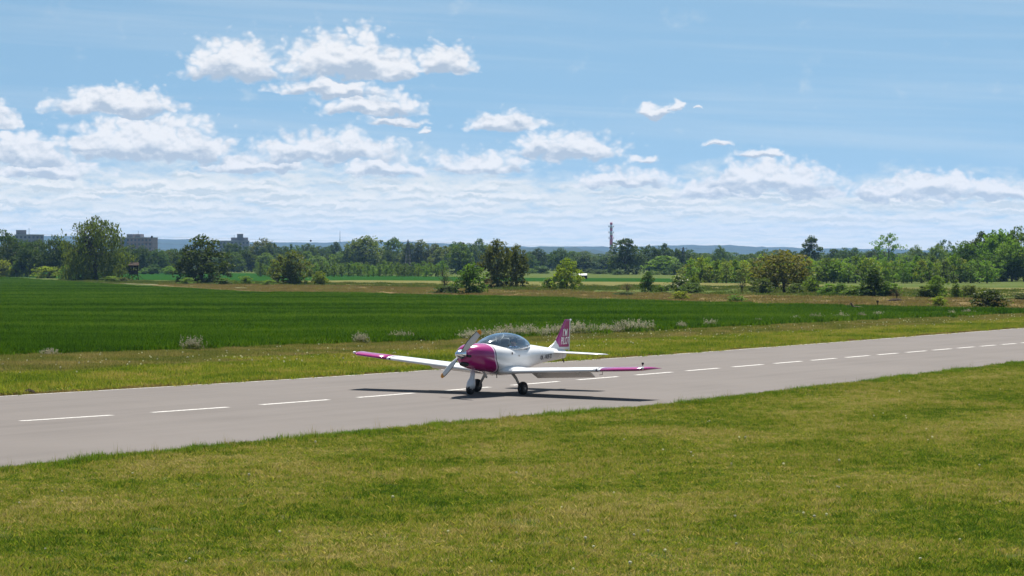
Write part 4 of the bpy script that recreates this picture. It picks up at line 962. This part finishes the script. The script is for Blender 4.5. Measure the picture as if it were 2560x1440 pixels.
# engine: spinner, blades, intakes, exhaust
prof = [(2.10, .004), (2.085, .032), (2.05, .063), (1.98, .098), (1.90, .120), (1.80, .132), (1.742, .134)]
spz = 1.065
MB().loft([[Vector((a, b*math.cos(2*math.pi*k/28), spz + b*math.sin(2*math.pi*k/28))) for k in range(28)] for a, b in prof]).build('spinner', M_chr, ac, True)
ang = math.atan2(.64, .61)
for s_ in (0, math.pi):
    bl = []
    for r_, c_, tw in [(.10, .07, -50), (.2, .13, -36), (.38, .175, -24), (.55, .17, -18), (.70, .15, -14), (.775, .135, -13)]:
        q = []
        for k in range(12):
            a = 2*math.pi*k/12; lx, lt = math.cos(a)*c_/2, math.sin(a)*c_*.07
            q.append((lx*math.cos(R(tw)) - lt*math.sin(R(tw)), lx*math.sin(R(tw)) + lt*math.cos(R(tw)), r_))
        bl.append(q)
    def sec(q): # tangential, axial, radial -> aircraft
        t_, a_, r_ = q; th_ = ang + s_
        return Vector((1.87 + a_*.9, math.cos(th_)*r_ - math.sin(th_)*-t_, spz + math.sin(th_)*r_ + math.cos(th_)*-t_))
    rg_ = [[sec(q) for q in r_] for r_ in bl]
    b_ = MB().loft(rg_).build('propeller_blade', M_blade, ac, True)
    tip_ = [[sec((q[0]*sx_, q[1]*sx_, rr)) for q in bl[-1]] for sx_, rr in ((1.0, .776), (.93, .82), (.72, .86), (.35, .875))]
    MB().loft(tip_).build('blade_tip', M_orange, b_, True)
    edge = [r_[6] for r_ in rg_]; MB().tube([p_ + Vector((.004, 0, 0)) for p_ in edge], .009, 5).build('leading_edge', M_blk, b_)
for y_ in (.16, -.16):
    MB().ball((1.715, y_, 1.02), .075, 12, 6, (.55, 1.0, .62)).build('air_intake', M_blk, cow, True)
MB().ball((1.70, 0, .80), .12, 14, 6, (.5, 1.25, .55)).build('chin_intake', M_blk, cow, True)
MB().tube([(1.1, .22, .60), (1.05, .24, .50), (1.0, .245, .46)], .03, 8).build('exhaust_pipe', M_grey, cow)
MB().ball((1.40, .10, 1.335), .028, 8, 5, (1, .7, .35)).build('oil_door_latch', M_blk, cow, True)
MB().tube([(.62, .3, .54), (.60, .3, .44)], .012, 6).build('fuel_drain', M_blk, fus)
MB().box((.30, .566, 1.10), (.03, .012, .06)).build('canopy_latch', M_blk, fus)
MB().box((-.05, .562, 1.03), (.055, .012, .035)).build('fuel_cap', M_grey, fus)
# nose leg
nl = MB().tube([(1.27, 0, .70), (1.31, 0, .52), (1.36, 0, .22)], [.045, .04, .035], 10).build('nose_leg', M_wht, ac, True)
fr_ = []
for z_, xh, yh, xc in [(.62, .075, .05, 1.29), (.50, .08, .055, 1.30), (.43, .085, .06, 1.32), (.36, .13, .085, 1.345), (.27, .165, .09, 1.365), (.165, .16, .085, 1.375)]:
    fr_.append([Vector((xc + xh*math.cos(2*math.pi*k/16), yh*math.sin(2*math.pi*k/16), z_)) for k in range(16)])
MB().loft(fr_).build('wheel_fairing', M_wht, nl, True)
wheel(0, 1.38, .155, .155, .055, ac)

# ------------------------------------------------------------------ pilot
M_skin = pmat('skin', (.42, .24, .17), .55); M_jean = pmat('trousers', (.03, .04, .07), .9)
def plaid(t, b):
    p = t.new('ShaderNodeTexCoord').outputs['Object']
    s3 = t.new('ShaderNodeSeparateXYZ', {0: p})
    w = t.m('MAXIMUM', t.ss(t.m('SINE', t.m('MULTIPLY', s3.outputs[1], 75)), .1, .5), t.ss(t.m('SINE', t.m('MULTIPLY', s3.outputs[2], 75)), .1, .5))
    t.l.new(t.mix(w, (.06, .12, .36), (.6, .65, .72)), b.inputs['Base Color'])
M_shirt = pmat('plaid_shirt', (.1, .15, .4), .85, fn=plaid)
pil = empty('person', AM @ Vector((-.32, .26, .93)), 0, 'person in a blue and white checked shirt and headset sitting in the aircraft', 'person')
pil.matrix_world = AM @ Matrix.Translation((-.30, .26, .91)) @ Matrix.Scale(.93, 4)
# pelvis, waist, chest, neck, head, arms and legs as one skinned body
Vp = [(0, 0, .02), (.02, 0, .15), (.06, 0, .28), (.085, 0, .37), (.10, 0, .42), (.115, 0, .48), (.125, 0, .55),
      (.06, .16, .325), (.16, .20, .18), (.36, .15, .16), (.43, .13, .17), (.06, -.16, .325), (.14, -.20, .17), (.34, -.14, .14), (.41, -.12, .15),
      (.05, .10, .0), (.40, .11, .04), (.66, .10, -.10), (.76, .10, -.10), (.05, -.10, .0), (.40, -.11, .04), (.66, -.10, -.10), (.76, -.10, -.10)]
Ep = [(0, 1), (1, 2), (2, 3), (3, 4), (4, 5), (5, 6), (2, 7), (7, 8), (8, 9), (9, 10), (2, 11), (11, 12), (12, 13), (13, 14), (0, 15), (15, 16), (16, 17), (17, 18), (0, 19), (19, 20), (20, 21), (21, 22)]
Rp = [.13, .125, (.13, .15), .085, .05, .085, .08, .068, .05, .036, .035, .068, .05, .036, .035, .085, .065, .05, .045, .085, .065, .05, .045]
body = skin('body', Vp, Ep, Rp, M_shirt, 0, 2); body.parent = pil
body.data.materials.append(M_skin); body.data.materials.append(M_jean)
for p_ in body.data.polygons:
    c_ = p_.center; p_.material_index = 1 if (c_.z > .40 or (c_.x > .33 and c_.z > .08)) else 2 if c_.z < .09 else 0
# face and hands
MB().ball((.215, 0, .515), .02, 8, 6, (1, .7, 1.2)).build('nose', M_skin, pil, True)
for s_ in (-1, 1):
    MB().ball((.198, s_*.032, .54), .011, 8, 5).build('eye', M_blk, pil, True)
    MB().ball((.105, s_*.098, .52), .042, 12, 6, (1, .5, 1.15)).build('headset_cup', M_blk, pil, True)
    for k in range(4): # fingers curled round the control stick
        y_ = s_*.125; MB().tube([(.43, y_, .185 - k*.018), (.475, y_ - s_*.012, .185 - k*.018), (.485, y_ - s_*.035, .182 - k*.018)], [.011, .010, .008], 6).build('finger', M_skin, pil, True)
    MB().tube([(.425, s_*.115, .20), (.455, s_*.095, .212), (.475, s_*.092, .208)], [.012, .011, .008], 6).build('thumb', M_skin, pil, True)
MB().box((.19, 0, .472), (.02, .05, .008)).build('mouth', pmat('lips', (.3, .11, .1), .5), pil)
MB().tube([(.105, .1, .54), (.10, .085, .62), (.10, .04, .655), (.10, -.04, .655), (.10, -.085, .62), (.105, -.1, .54)], .013, 6).build('headset_band', M_blk, pil, True)
hr = MB(); rr = []
for i in range(6):
    a = i/5*math.pi/2; rr.append([Vector((.105 + .102*math.cos(a)*math.cos(2*math.pi*k/16), .094*math.cos(a)*math.sin(2*math.pi*k/16), .552 + .09*math.sin(a))) for k in range(16)])
cap = hr.loft(rr).build('cap', pmat('dark_cap', (.03, .035, .05), .8), pil, True)
MB().box((.225, 0, .562), (.09, .13, .012)).build('cap_peak', bpy.data.materials['dark_cap'], pil)
MB().tube([(.48, .09, .02), (.47, .09, .21)], .012, 8).build('control_stick', M_blk, ac).matrix_local = Matrix.Translation((-.30, .26, .91)) @ Matrix.Scale(.93, 4)
# ------------------------------------------------------------------ grass, wheat and flowers
def clump_mesh(name, seed, n, rad, hmin, hmax, wid, lean, mat, seg=1):
    rg = np.random.default_rng(seed)
    a = rg.uniform(0, 2*np.pi, n); r_ = rad*np.sqrt(rg.uniform(0, 1, n)); b = np.stack([r_*np.cos(a), r_*np.sin(a), np.full(n, -.005)], 1)
    hh = rg.uniform(hmin, hmax, n)*(1 - .45*(r_/rad)**2); d = rg.uniform(0, 2*np.pi, n); l = np.abs(rg.normal(0, lean, n))*hh
    tip = b + np.stack([np.cos(d)*l, np.sin(d)*l, hh], 1); mid = b + np.stack([np.cos(d)*l*.3, np.sin(d)*l*.3, hh*.58], 1)
    t_ = rg.uniform(0, np.pi, n); w_ = (wid*rg.uniform(.6, 1.3, n))[:, None]*np.stack([np.cos(t_), np.sin(t_), np.zeros(n)], 1)
    V = np.stack([b - w_*.5, b + w_*.5, mid + w_*.38, tip, mid - w_*.38], 1)
    return npmesh(name, V, 5, mat)
def scatter(name, pts, rots, scl, proto_me, label, cat=None):
    me = bpy.data.meshes.new(name); n = len(pts); me.vertices.add(n); me.vertices.foreach_set('co', np.asarray(pts, np.float32).reshape(-1))
    at_ = me.attributes.new('rot', 'FLOAT_VECTOR', 'POINT'); rv = np.zeros((n, 3), np.float32); rv[:, 2] = rots; at_.data.foreach_set('vector', rv.reshape(-1))
    at2 = me.attributes.new('scl', 'FLOAT_VECTOR', 'POINT'); at2.data.foreach_set('vector', np.asarray(scl, np.float32).reshape(-1))
    o = link(bpy.data.objects.new(name, me)); proto = bpy.data.objects.new(name + '_clump', proto_me)
    ng = bpy.data.node_groups.new(name, 'GeometryNodeTree')
    ng.interface.new_socket('Geometry', in_out='INPUT', socket_type='NodeSocketGeometry'); ng.interface.new_socket('Geometry', in_out='OUTPUT', socket_type='NodeSocketGeometry')
    t = NT(ng); gi_ = t.new('NodeGroupInput'); go_ = t.new('NodeGroupOutput')
    oi = t.n.new('GeometryNodeObjectInfo'); oi.inputs['Object'].default_value = proto
    na = t.n.new('GeometryNodeInputNamedAttribute'); na.data_type = 'FLOAT_VECTOR'; na.inputs[0].default_value = 'rot'
    nb = t.n.new('GeometryNodeInputNamedAttribute'); nb.data_type = 'FLOAT_VECTOR'; nb.inputs[0].default_value = 'scl'
    ip = t.n.new('GeometryNodeInstanceOnPoints'); t.l.new(gi_.outputs[0], ip.inputs['Points']); t.l.new(oi.outputs['Geometry'], ip.inputs['Instance'])
    t.l.new(na.outputs[0], ip.inputs['Rotation']); t.l.new(nb.outputs[0], ip.inputs['Scale']); t.l.new(ip.outputs[0], go_.inputs[0])
    md = o.modifiers.new('scatter', 'NODES'); md.node_group = ng
    return tag(o, label, cat, None, 'stuff')
def inpoly(P_, poly):
    poly = np.asarray(poly); x_, y_ = P_[:, 0], P_[:, 1]; c = np.zeros(len(P_), bool); j = len(poly)-1
    for i in range(len(poly)):
        xi, yi = poly[i]; xj, yj = poly[j]
        k = ((yi > y_) != (yj > y_)) & (x_ < (xj-xi)*(y_-yi)/(yj-yi+1e-12)+xi); c ^= k; j = i
    return c
def inview(P_, m_=1.12, add=2.0): return np.abs(P_[:, 0]) < (1280/F*m_)*P_[:, 1] + add
def pdist(P_, line):
    line = np.asarray(line); d = np.full(len(P_), 1e9)
    for a, b in zip(line[:-1], line[1:]):
        ab = b-a; t_ = np.clip(((P_-a)@ab)/(ab@ab), 0, 1); d = np.minimum(d, np.linalg.norm(P_-(a+t_[:, None]*ab), axis=1))
    return d
def field(poly, dens, seed, box=None):
    rg = np.random.default_rng(seed); p = np.asarray(poly); lo, hi = p.min(0), p.max(0)
    if box is not None: lo = np.maximum(lo, box[0]); hi = np.minimum(hi, box[1])
    n = int((hi-lo).prod()*dens); P_ = lo + rg.uniform(0, 1, (n, 2))*(hi-lo); P_ = P_[inpoly(P_, p) & inview(P_)]
    return P_, rg
def vnoise(P_, s, seed):
    rg = np.random.default_rng(seed); G = rg.uniform(0, 1, (64, 64)); q = P_*s; i = np.floor(q).astype(int); f_ = q-i; f_ = f_*f_*(3-2*f_)
    g_ = lambda a, b: G[(i[:, 0]+a) % 64, (i[:, 1]+b) % 64]
    return (g_(0,0)*(1-f_[:,0])+g_(1,0)*f_[:,0])*(1-f_[:,1])+(g_(0,1)*(1-f_[:,0])+g_(1,1)*f_[:,0])*f_[:,1]
lawn_poly = near_e + [np.array([70, 12.]), np.array([near_e[0][0], 12.])]
# near lawn
P_, rg = field(lawn_poly, 26, 1, ((-14, 16.5), (40, 120))); d = pdist(P_, near_e)
keep = (P_[:, 1] < 62) | (rg.uniform(0, 1, len(P_)) < .6); P_ = P_[keep]; d = d[keep]
edge = np.clip(1 - d/1.1, 0, 1)
hs = .62 + .55*vnoise(P_, .5, 3) + .7*vnoise(P_, 2.6, 4)**2 + edge*.55*(.5 + vnoise(P_, .9, 9))
NP = 3
for k in range(NP):
    s_ = np.arange(len(P_)) % NP == k; q = P_[s_]; m_ = len(q); w_ = np.random.default_rng(k).uniform(.85, 1.2, m_)
    scatter('grass', np.c_[q, np.zeros(m_)], np.random.default_rng(k+5).uniform(0, 6.28, m_), np.c_[w_, w_, hs[s_]],
            clump_mesh('grass_clump', 40+k, 170, .24, .022, .080, .0088, .6, M_lawn), 'mown yellow green grass of the lawn in front of the runway', 'grass')
# taller fringe along the near edge of the runway
ne = resamp(near_e, 900); rg = np.random.default_rng(8)
fr = ne[rg.integers(0, len(ne), 2600)] + rg.normal(0, .12, (2600, 2)) + side*np.abs(rg.normal(.1, .22, (2600, 1))); fr = fr[inview(fr)]
m_ = len(fr); hv = (.65 + 1.15*vnoise(fr, .7, 12)**1.5)
M_fringe = grassmat('fringe_blades', [(0, (.045, .095, .012)), (.5, (.085, .145, .018)), (1, (.15, .19, .03))], .4, 2, .58)
scatter('tall_grass', np.c_[fr, np.zeros(m_)], rg.uniform(0, 6.28, m_), np.c_[np.full(m_, 1.), np.full(m_, 1.), hv], clump_mesh('tall_clump', 61, 60, .16, .07, .17, .008, .4, M_fringe), 'taller green grass fringing the near edge of the runway', 'grass')
se = fr[rg.uniform(0, 1, m_) < .10]
scatter('seed_grass', np.c_[se, np.zeros(len(se))], rg.uniform(0, 6.28, len(se)), np.repeat(rg.uniform(.6, 1.2, (len(se), 1)), 3, 1), clump_mesh('seed_clump', 62, 9, .12, .2, .34, .006, .35, M_dry), 'thin seeding grass stalks standing above the runway edge', 'grass')
# verge beyond the runway
verge_poly = far_e + [np.array([75, 185.])] + wheat_near[::-1] + [wheat_near[0] + np.array([-20, -30])]
P_, rg = field(verge_poly, 8.5, 2, ((-40, 45), (60, 200))); dr_ = pdist(P_, far_e); dw = pdist(P_, wheat_near)
keep = (P_[:, 1] < 105) | (rg.uniform(0, 1, len(P_)) < .5); P_, dr_, dw = P_[keep], dr_[keep], dw[keep]
frac = dr_/(dr_+dw); near_m = frac + (vnoise(P_, .25, 5)-.5)*.35 < .52
for nm, msk, mt, hh, lb in [('verge_grass', near_m, M_verge, 1.0, 'bright yellow green grass along the far side of the runway'), ('dry_grass', ~near_m, M_dry, .8, 'duller brownish grass between the verge and the wheat')]:
    q = P_[msk]; m_ = len(q); w_ = rg.uniform(.9, 1.3, m_); hv = hh*(.6 + .6*vnoise(q, .5, 7) + .5*vnoise(q, 1.7, 8))
    scatter(nm, np.c_[q, np.full(m_, -.005)], rg.uniform(0, 6.28, m_), np.c_[w_, w_, hv], clump_mesh('verge_clump', 70, 90, .34, .06, .16, .014, .5, mt), lb, 'grass')
fe2 = resamp(far_e, 900); m_ = 2800; q = fe2[rg.integers(0, 900, m_)] - nrm*np.abs(rg.normal(.05, .14, (m_, 1))); q = q[inview(q)]; m_ = len(q)
scatter('edge_thatch', np.c_[q, np.full(m_, -.003)], rg.uniform(0, 6.28, m_), np.c_[np.ones(m_), np.ones(m_), .4 + vnoise(q, .8, 4)], clump_mesh('edge_clump', 71, 50, .2, .03, .09, .012, .8, M_edge), 'dead brown thatch along the far runway edge', 'grass')
# wheat
wheat_poly = wheat_near + wheat_far[::-1]
P_, rg = field(wheat_poly, 2.6, 3, ((-200, 60), (120, 520)))
D_ = P_[:, 1]; pk = np.clip((95/D_)**1.35, .10, 1); keep = rg.uniform(0, 1, len(P_)) < pk; P_ = P_[keep]; D_ = D_[keep]
m_ = len(P_); sc_ = np.clip((D_/95)**.62, 1, 2.9); hv = .82 + .3*vnoise(P_, .12, 6) + .12*vnoise(P_, .9, 2)
scatter('wheat', np.c_[P_, np.full(m_, -.02)], rg.uniform(0, 6.28, m_), np.c_[sc_, sc_, hv], clump_mesh('wheat_clump', 80, 240, .62, .28, .42, .026, .35, M_wheat), 'dense dark green young wheat filling the field', 'wheat')
# rough growth on the bank beyond the stubble
bank = [xy(gp(*q)) for q in [(120, 706), (400, 711), (640, 711), (900, 715), (1280, 725), (1600, 732), (1920, 739), (2300, 743), (2700, 748)]] + [xy(gp(*q)) for q in [(2700, 722), (2300, 722), (1920, 716), (1600, 714), (1280, 713), (900, 707), (640, 704), (400, 702), (120, 701)]]
P_, rg = field(bank, .22, 31, ((-140, 150), (140, 520))); kp = vnoise(P_, .05, 8) + rg.uniform(-.25, .25, len(P_)) > .42; P_ = P_[kp]; m_ = len(P_)
M_rough = grassmat('rough_blades', [(0, (.03, .06, .012)), (.4, (.06, .095, .02)), (.7, (.11, .12, .035)), (1, (.17, .145, .07))], .08, .5)
sc_ = rg.uniform(.8, 1.7, m_); scatter('rough_grass', np.c_[P_, np.full(m_, -.05)], rg.uniform(0, 6.28, m_), np.c_[sc_, sc_, sc_*rg.uniform(.5, 1.1, m_)], clump_mesh('rough_clump', 83, 90, .8, .10, .32, .05, .5, M_rough), 'rough tufted grass and weeds on the bank beyond the stubble', 'grass')
P_, rg = field([xy(gp(*q)) for q in [(400, 713), (640, 728), (900, 731), (1280, 740), (1600, 749), (1920, 758), (2300, 766), (2700, 776)]] + [xy(gp(*q)) for q in [(2700, 748), (2300, 742), (1920, 738), (1600, 731), (1280, 724), (900, 714), (640, 711), (400, 708)]], .5, 32, ((-140, 120), (140, 520))); m_ = len(P_)
M_stubb = grassmat('stubble_blades', [(0, (.09, .07, .03)), (.5, (.16, .125, .06)), (.8, (.12, .13, .04)), (1, (.22, .19, .10))], .1, .7)
sc_ = rg.uniform(.8, 1.6, m_); scatter('stubble', np.c_[P_, np.full(m_, -.035)], rg.uniform(0, 6.28, m_), np.c_[sc_, sc_, sc_*.5], clump_mesh('stubble_clump', 84, 60, .7, .08, .3, .04, .5, M_stubb), 'short brown stubble of the cut field', 'stubble')
# white seeded weeds at the wheat edge
M_weed = leafmat('weed_heads', (.23, .20, .18), (.36, .335, .325), .3); M_weedg = grassmat('weed_stems', [(0, (.06, .08, .025)), (1, (.16, .17, .06))], .5, 2)
def weed(name, seed, n, rx, ry, h_, loc, label, group=None, kind=None):
    rg = np.random.default_rng(seed); b = np.stack([rg.normal(0, rx*.45, n).clip(-rx, rx) if kind is None else rg.uniform(-rx, rx, n), rg.uniform(-ry, ry, n), np.zeros(n)], 1)
    hh = .86*h_*rg.uniform(.5, 1.0, n)*(.72 + .4*np.sin(b[:, 0]*2.1 + seed)*np.sin(b[:, 0]*.9)*(kind is not None) + .28*(rg.uniform(0, 1, n) > .6)); d = rg.uniform(0, 6.28, n); l = hh*rg.uniform(.02, .3, n); tip = b + np.stack([np.cos(d)*l, np.sin(d)*l, hh], 1); w_ = np.stack([np.full(n, .006), np.zeros(n), np.zeros(n)], 1)
    st = npmesh('stems', np.stack([b-w_, b+w_, tip+w_*.5, tip-w_*.5], 1), 4, M_weedg)
    # leaves low down and tufted white heads
    k = 5; lp = (b[:, None, :] + (tip-b)[:, None, :]*rg.uniform(.05, .6, (n, k, 1)) + rg.normal(0, .05, (n, k, 3))).reshape(-1, 3); lp[:, 2] = np.abs(lp[:, 2])
    def quads(c, s, up_=0):
        m_ = len(c); a = rg.normal(0, 1, (m_, 3)); a[:, 2] += up_; a /= np.linalg.norm(a, axis=1, keepdims=True); e = np.cross(a, rg.normal(0, 1, (m_, 3))); e /= np.linalg.norm(e, axis=1, keepdims=True)
        return np.stack([c-a*s, c+e*s*.35, c+a*s, c-e*s*.35], 1)
    lv = npmesh('leaves', quads(lp, .055), 4, M_weedg)
    hp = (tip[:, None, :] + rg.normal(0, 1, (n, 5, 3))*np.array([.018, .018, .06])).reshape(-1, 3)
    hd_ = npmesh('seed_heads', quads(hp, .042, 1.5), 4, M_weed)
    if kind:
        t = empty(name, loc, 0, label, 'weeds'); t['kind'] = kind
    else: t = empty(name, loc, 0, label, 'weeds', group)
    for nm, me in (('stems', st), ('leaves', lv), ('seed_heads', hd_)):
        o = link(bpy.data.objects.new(nm, me), t)
        o['kind'] = 'stuff'
    return t
a, b = gp(1160, 851), gp(1622, 828); mid = (a+b)/2; L = (b-a).length/2
wd = weed('weed_strip', 5, 1500, L, .45, .58, (mid.x, mid.y, -.01), 'long strip of whitish seeding weeds along the wheat behind the aircraft', None, 'stuff'); wd.rotation_euler = (0, 0, math.atan2(b.y-a.y, b.x-a.x))
for i, (x_, y_, wpx, hpx, lb) in enumerate([(483, 876, 58, 34, 'white topped weed clump at the wheat edge, the one left of the aircraft wing tip'), (902, 860, 44, 28, 'white topped weed clump at the wheat edge above the aircraft wing tip'), (1003, 853, 56, 26, 'dark stemmed weed clump at the wheat edge left of the propeller'),
      (125, 890, 40, 14, 'low pale weed tuft at the wheat edge, farthest of all left of the aircraft')]):
    p = gp(x_, y_); weed('weed_clump', 20+i, 90, wpx/F*p.y/2*1.1, .3, hpx/F*p.y*1.1, (p.x, p.y, -.01), lb)
for i, (x_, y_, wpx, hpx) in enumerate([(1705, 824, 26, 18), (1775, 818, 36, 20), (1893, 811, 26, 14), (1930, 809, 16, 10), (1990, 806, 24, 15), (2042, 803, 40, 19), (2105, 800, 44, 18), (2155, 797, 24, 15), (2195, 795, 24, 15), (2380, 790, 14, 11), (2420, 788, 30, 14)]):
    p = gp(x_, y_); weed('weed_clump', 40+i, 70, wpx/F*p.y/2*1.1, .3, hpx/F*p.y*1.15, (p.x, p.y, -.01), 'small white flowering weed clump in the row along the wheat past the aircraft tail', 'weed clumps along the wheat past the tail')
# dark clod at the far edge
p = gp(72, 984)
clod = MB(); rg_ = random.Random(9); rings = []
for i in range(6):
    a = i/5; rings.append([Vector((math.cos(j*.524)*.2*(math.cos(a*1.5))*rg_.uniform(.75, 1.2), math.sin(j*.524)*.12*math.cos(a*1.5), .13*a*rg_.uniform(.85, 1.1) - .02*(i == 0))) for j in range(12)])
o = clod.loft(rings).build('earth_clod', M_dkwood, None, True); o.location = (p.x, p.y, 0); tag(o, 'dark lump of earth on the far runway edge', 'clod')
# dandelion clocks in the lawn
M_clock = leafmat('dandelion_fluff', (.6, .59, .55), (.7, .69, .66), .55); M_stem = pmat('dandelion_stem', (.16, .2, .06), .7)
stem_o = MB().tube([(0, 0, -.005), (.006, 0, .06), (.012, 0, .115)], .0035, 5).build('stem', M_stem); stem_me = stem_o.data; bpy.data.objects.remove(stem_o)
rgc = np.random.default_rng(4); n = 150; dd = rgc.normal(0, 1, (n, 3)); dd /= np.linalg.norm(dd, axis=1, keepdims=True); c = dd*.021; e1 = np.cross(dd, rgc.normal(0, 1, (n, 3))); e1 /= np.linalg.norm(e1, axis=1, keepdims=True); e2 = np.cross(dd, e1)
clock_me = npmesh('seed_head', np.stack([c-e1*.008, c-e2*.008, c+e1*.008, c+e2*.008], 1), 4, M_clock)
sp = [(1561, 1094), (1657, 1122), (1727, 1127), (1734, 1134), (1850, 1091), (1864, 1093), (1830, 1160), (1958, 1160), (2093, 1213), (2098, 1216), (1536, 1232), (1403, 1265), (1839, 1291), (2011, 1283), (2036, 1293), (2069, 1291), (1621, 1331), (1584, 1342), (1483, 1368), (1465, 1352), (1840, 1363), (1665, 1381), (1574, 1417), (1434, 1425), (2100, 955+200), (2186, 1035), (2264, 1034), (2266, 1039), (2316, 1067), (2320, 1094), (2333, 1094), (2208, 1027), (2250, 976), (2501, 965), (2450, 1162), (1770, 1048), (1775, 1051), (1864, 1092), (1728, 1127), (788, 1106), (155, 1226), (474, 1395), (463, 1405), (110, 1370), (45, 1255), (1290, 1180), (1120, 1330), (980, 1250), (700, 1330), (2400, 1350), (2500, 1250), (2300, 1400), (1230, 1405), (620, 1190), (330, 1180)]
for (x_, y_) in sp:
    p = gp(x_, y_ + 14); t = empty('dandelion', (p.x, p.y, 0), rnd.uniform(0, 6.28), 'white dandelion seed head standing in the mown lawn', 'dandelion', 'dandelion clocks in the lawn'); s_ = rnd.uniform(.6, 1.05); t.scale = (s_, s_, s_*rnd.uniform(.7, 1.0))
    link(bpy.data.objects.new('stem', stem_me), t); o = link(bpy.data.objects.new('seed_head', clock_me), t); o.location = (.012, 0, .125)
# daisies in the far verge
q = P_ = None
P_, rg = field(verge_poly, .9, 12, ((-40, 45), (60, 170))); fr2 = pdist(P_, far_e)/(pdist(P_, far_e)+pdist(P_, wheat_near)); s_ = (fr2 > .35) & (fr2 < .95) & (vnoise(P_, .3, 21) + rg.uniform(-.3, .3, len(P_)) > .5); P_ = P_[s_]; m_ = len(P_)
scatter('daisies', np.c_[P_, rg.uniform(.05, .12, m_)], rg.uniform(0, 6.28, m_), np.repeat(rg.uniform(.8, 1.7, (m_, 1)), 3, 1), clock_me, 'tiny white flowers sprinkled over the grass beyond the runway', 'flowers')
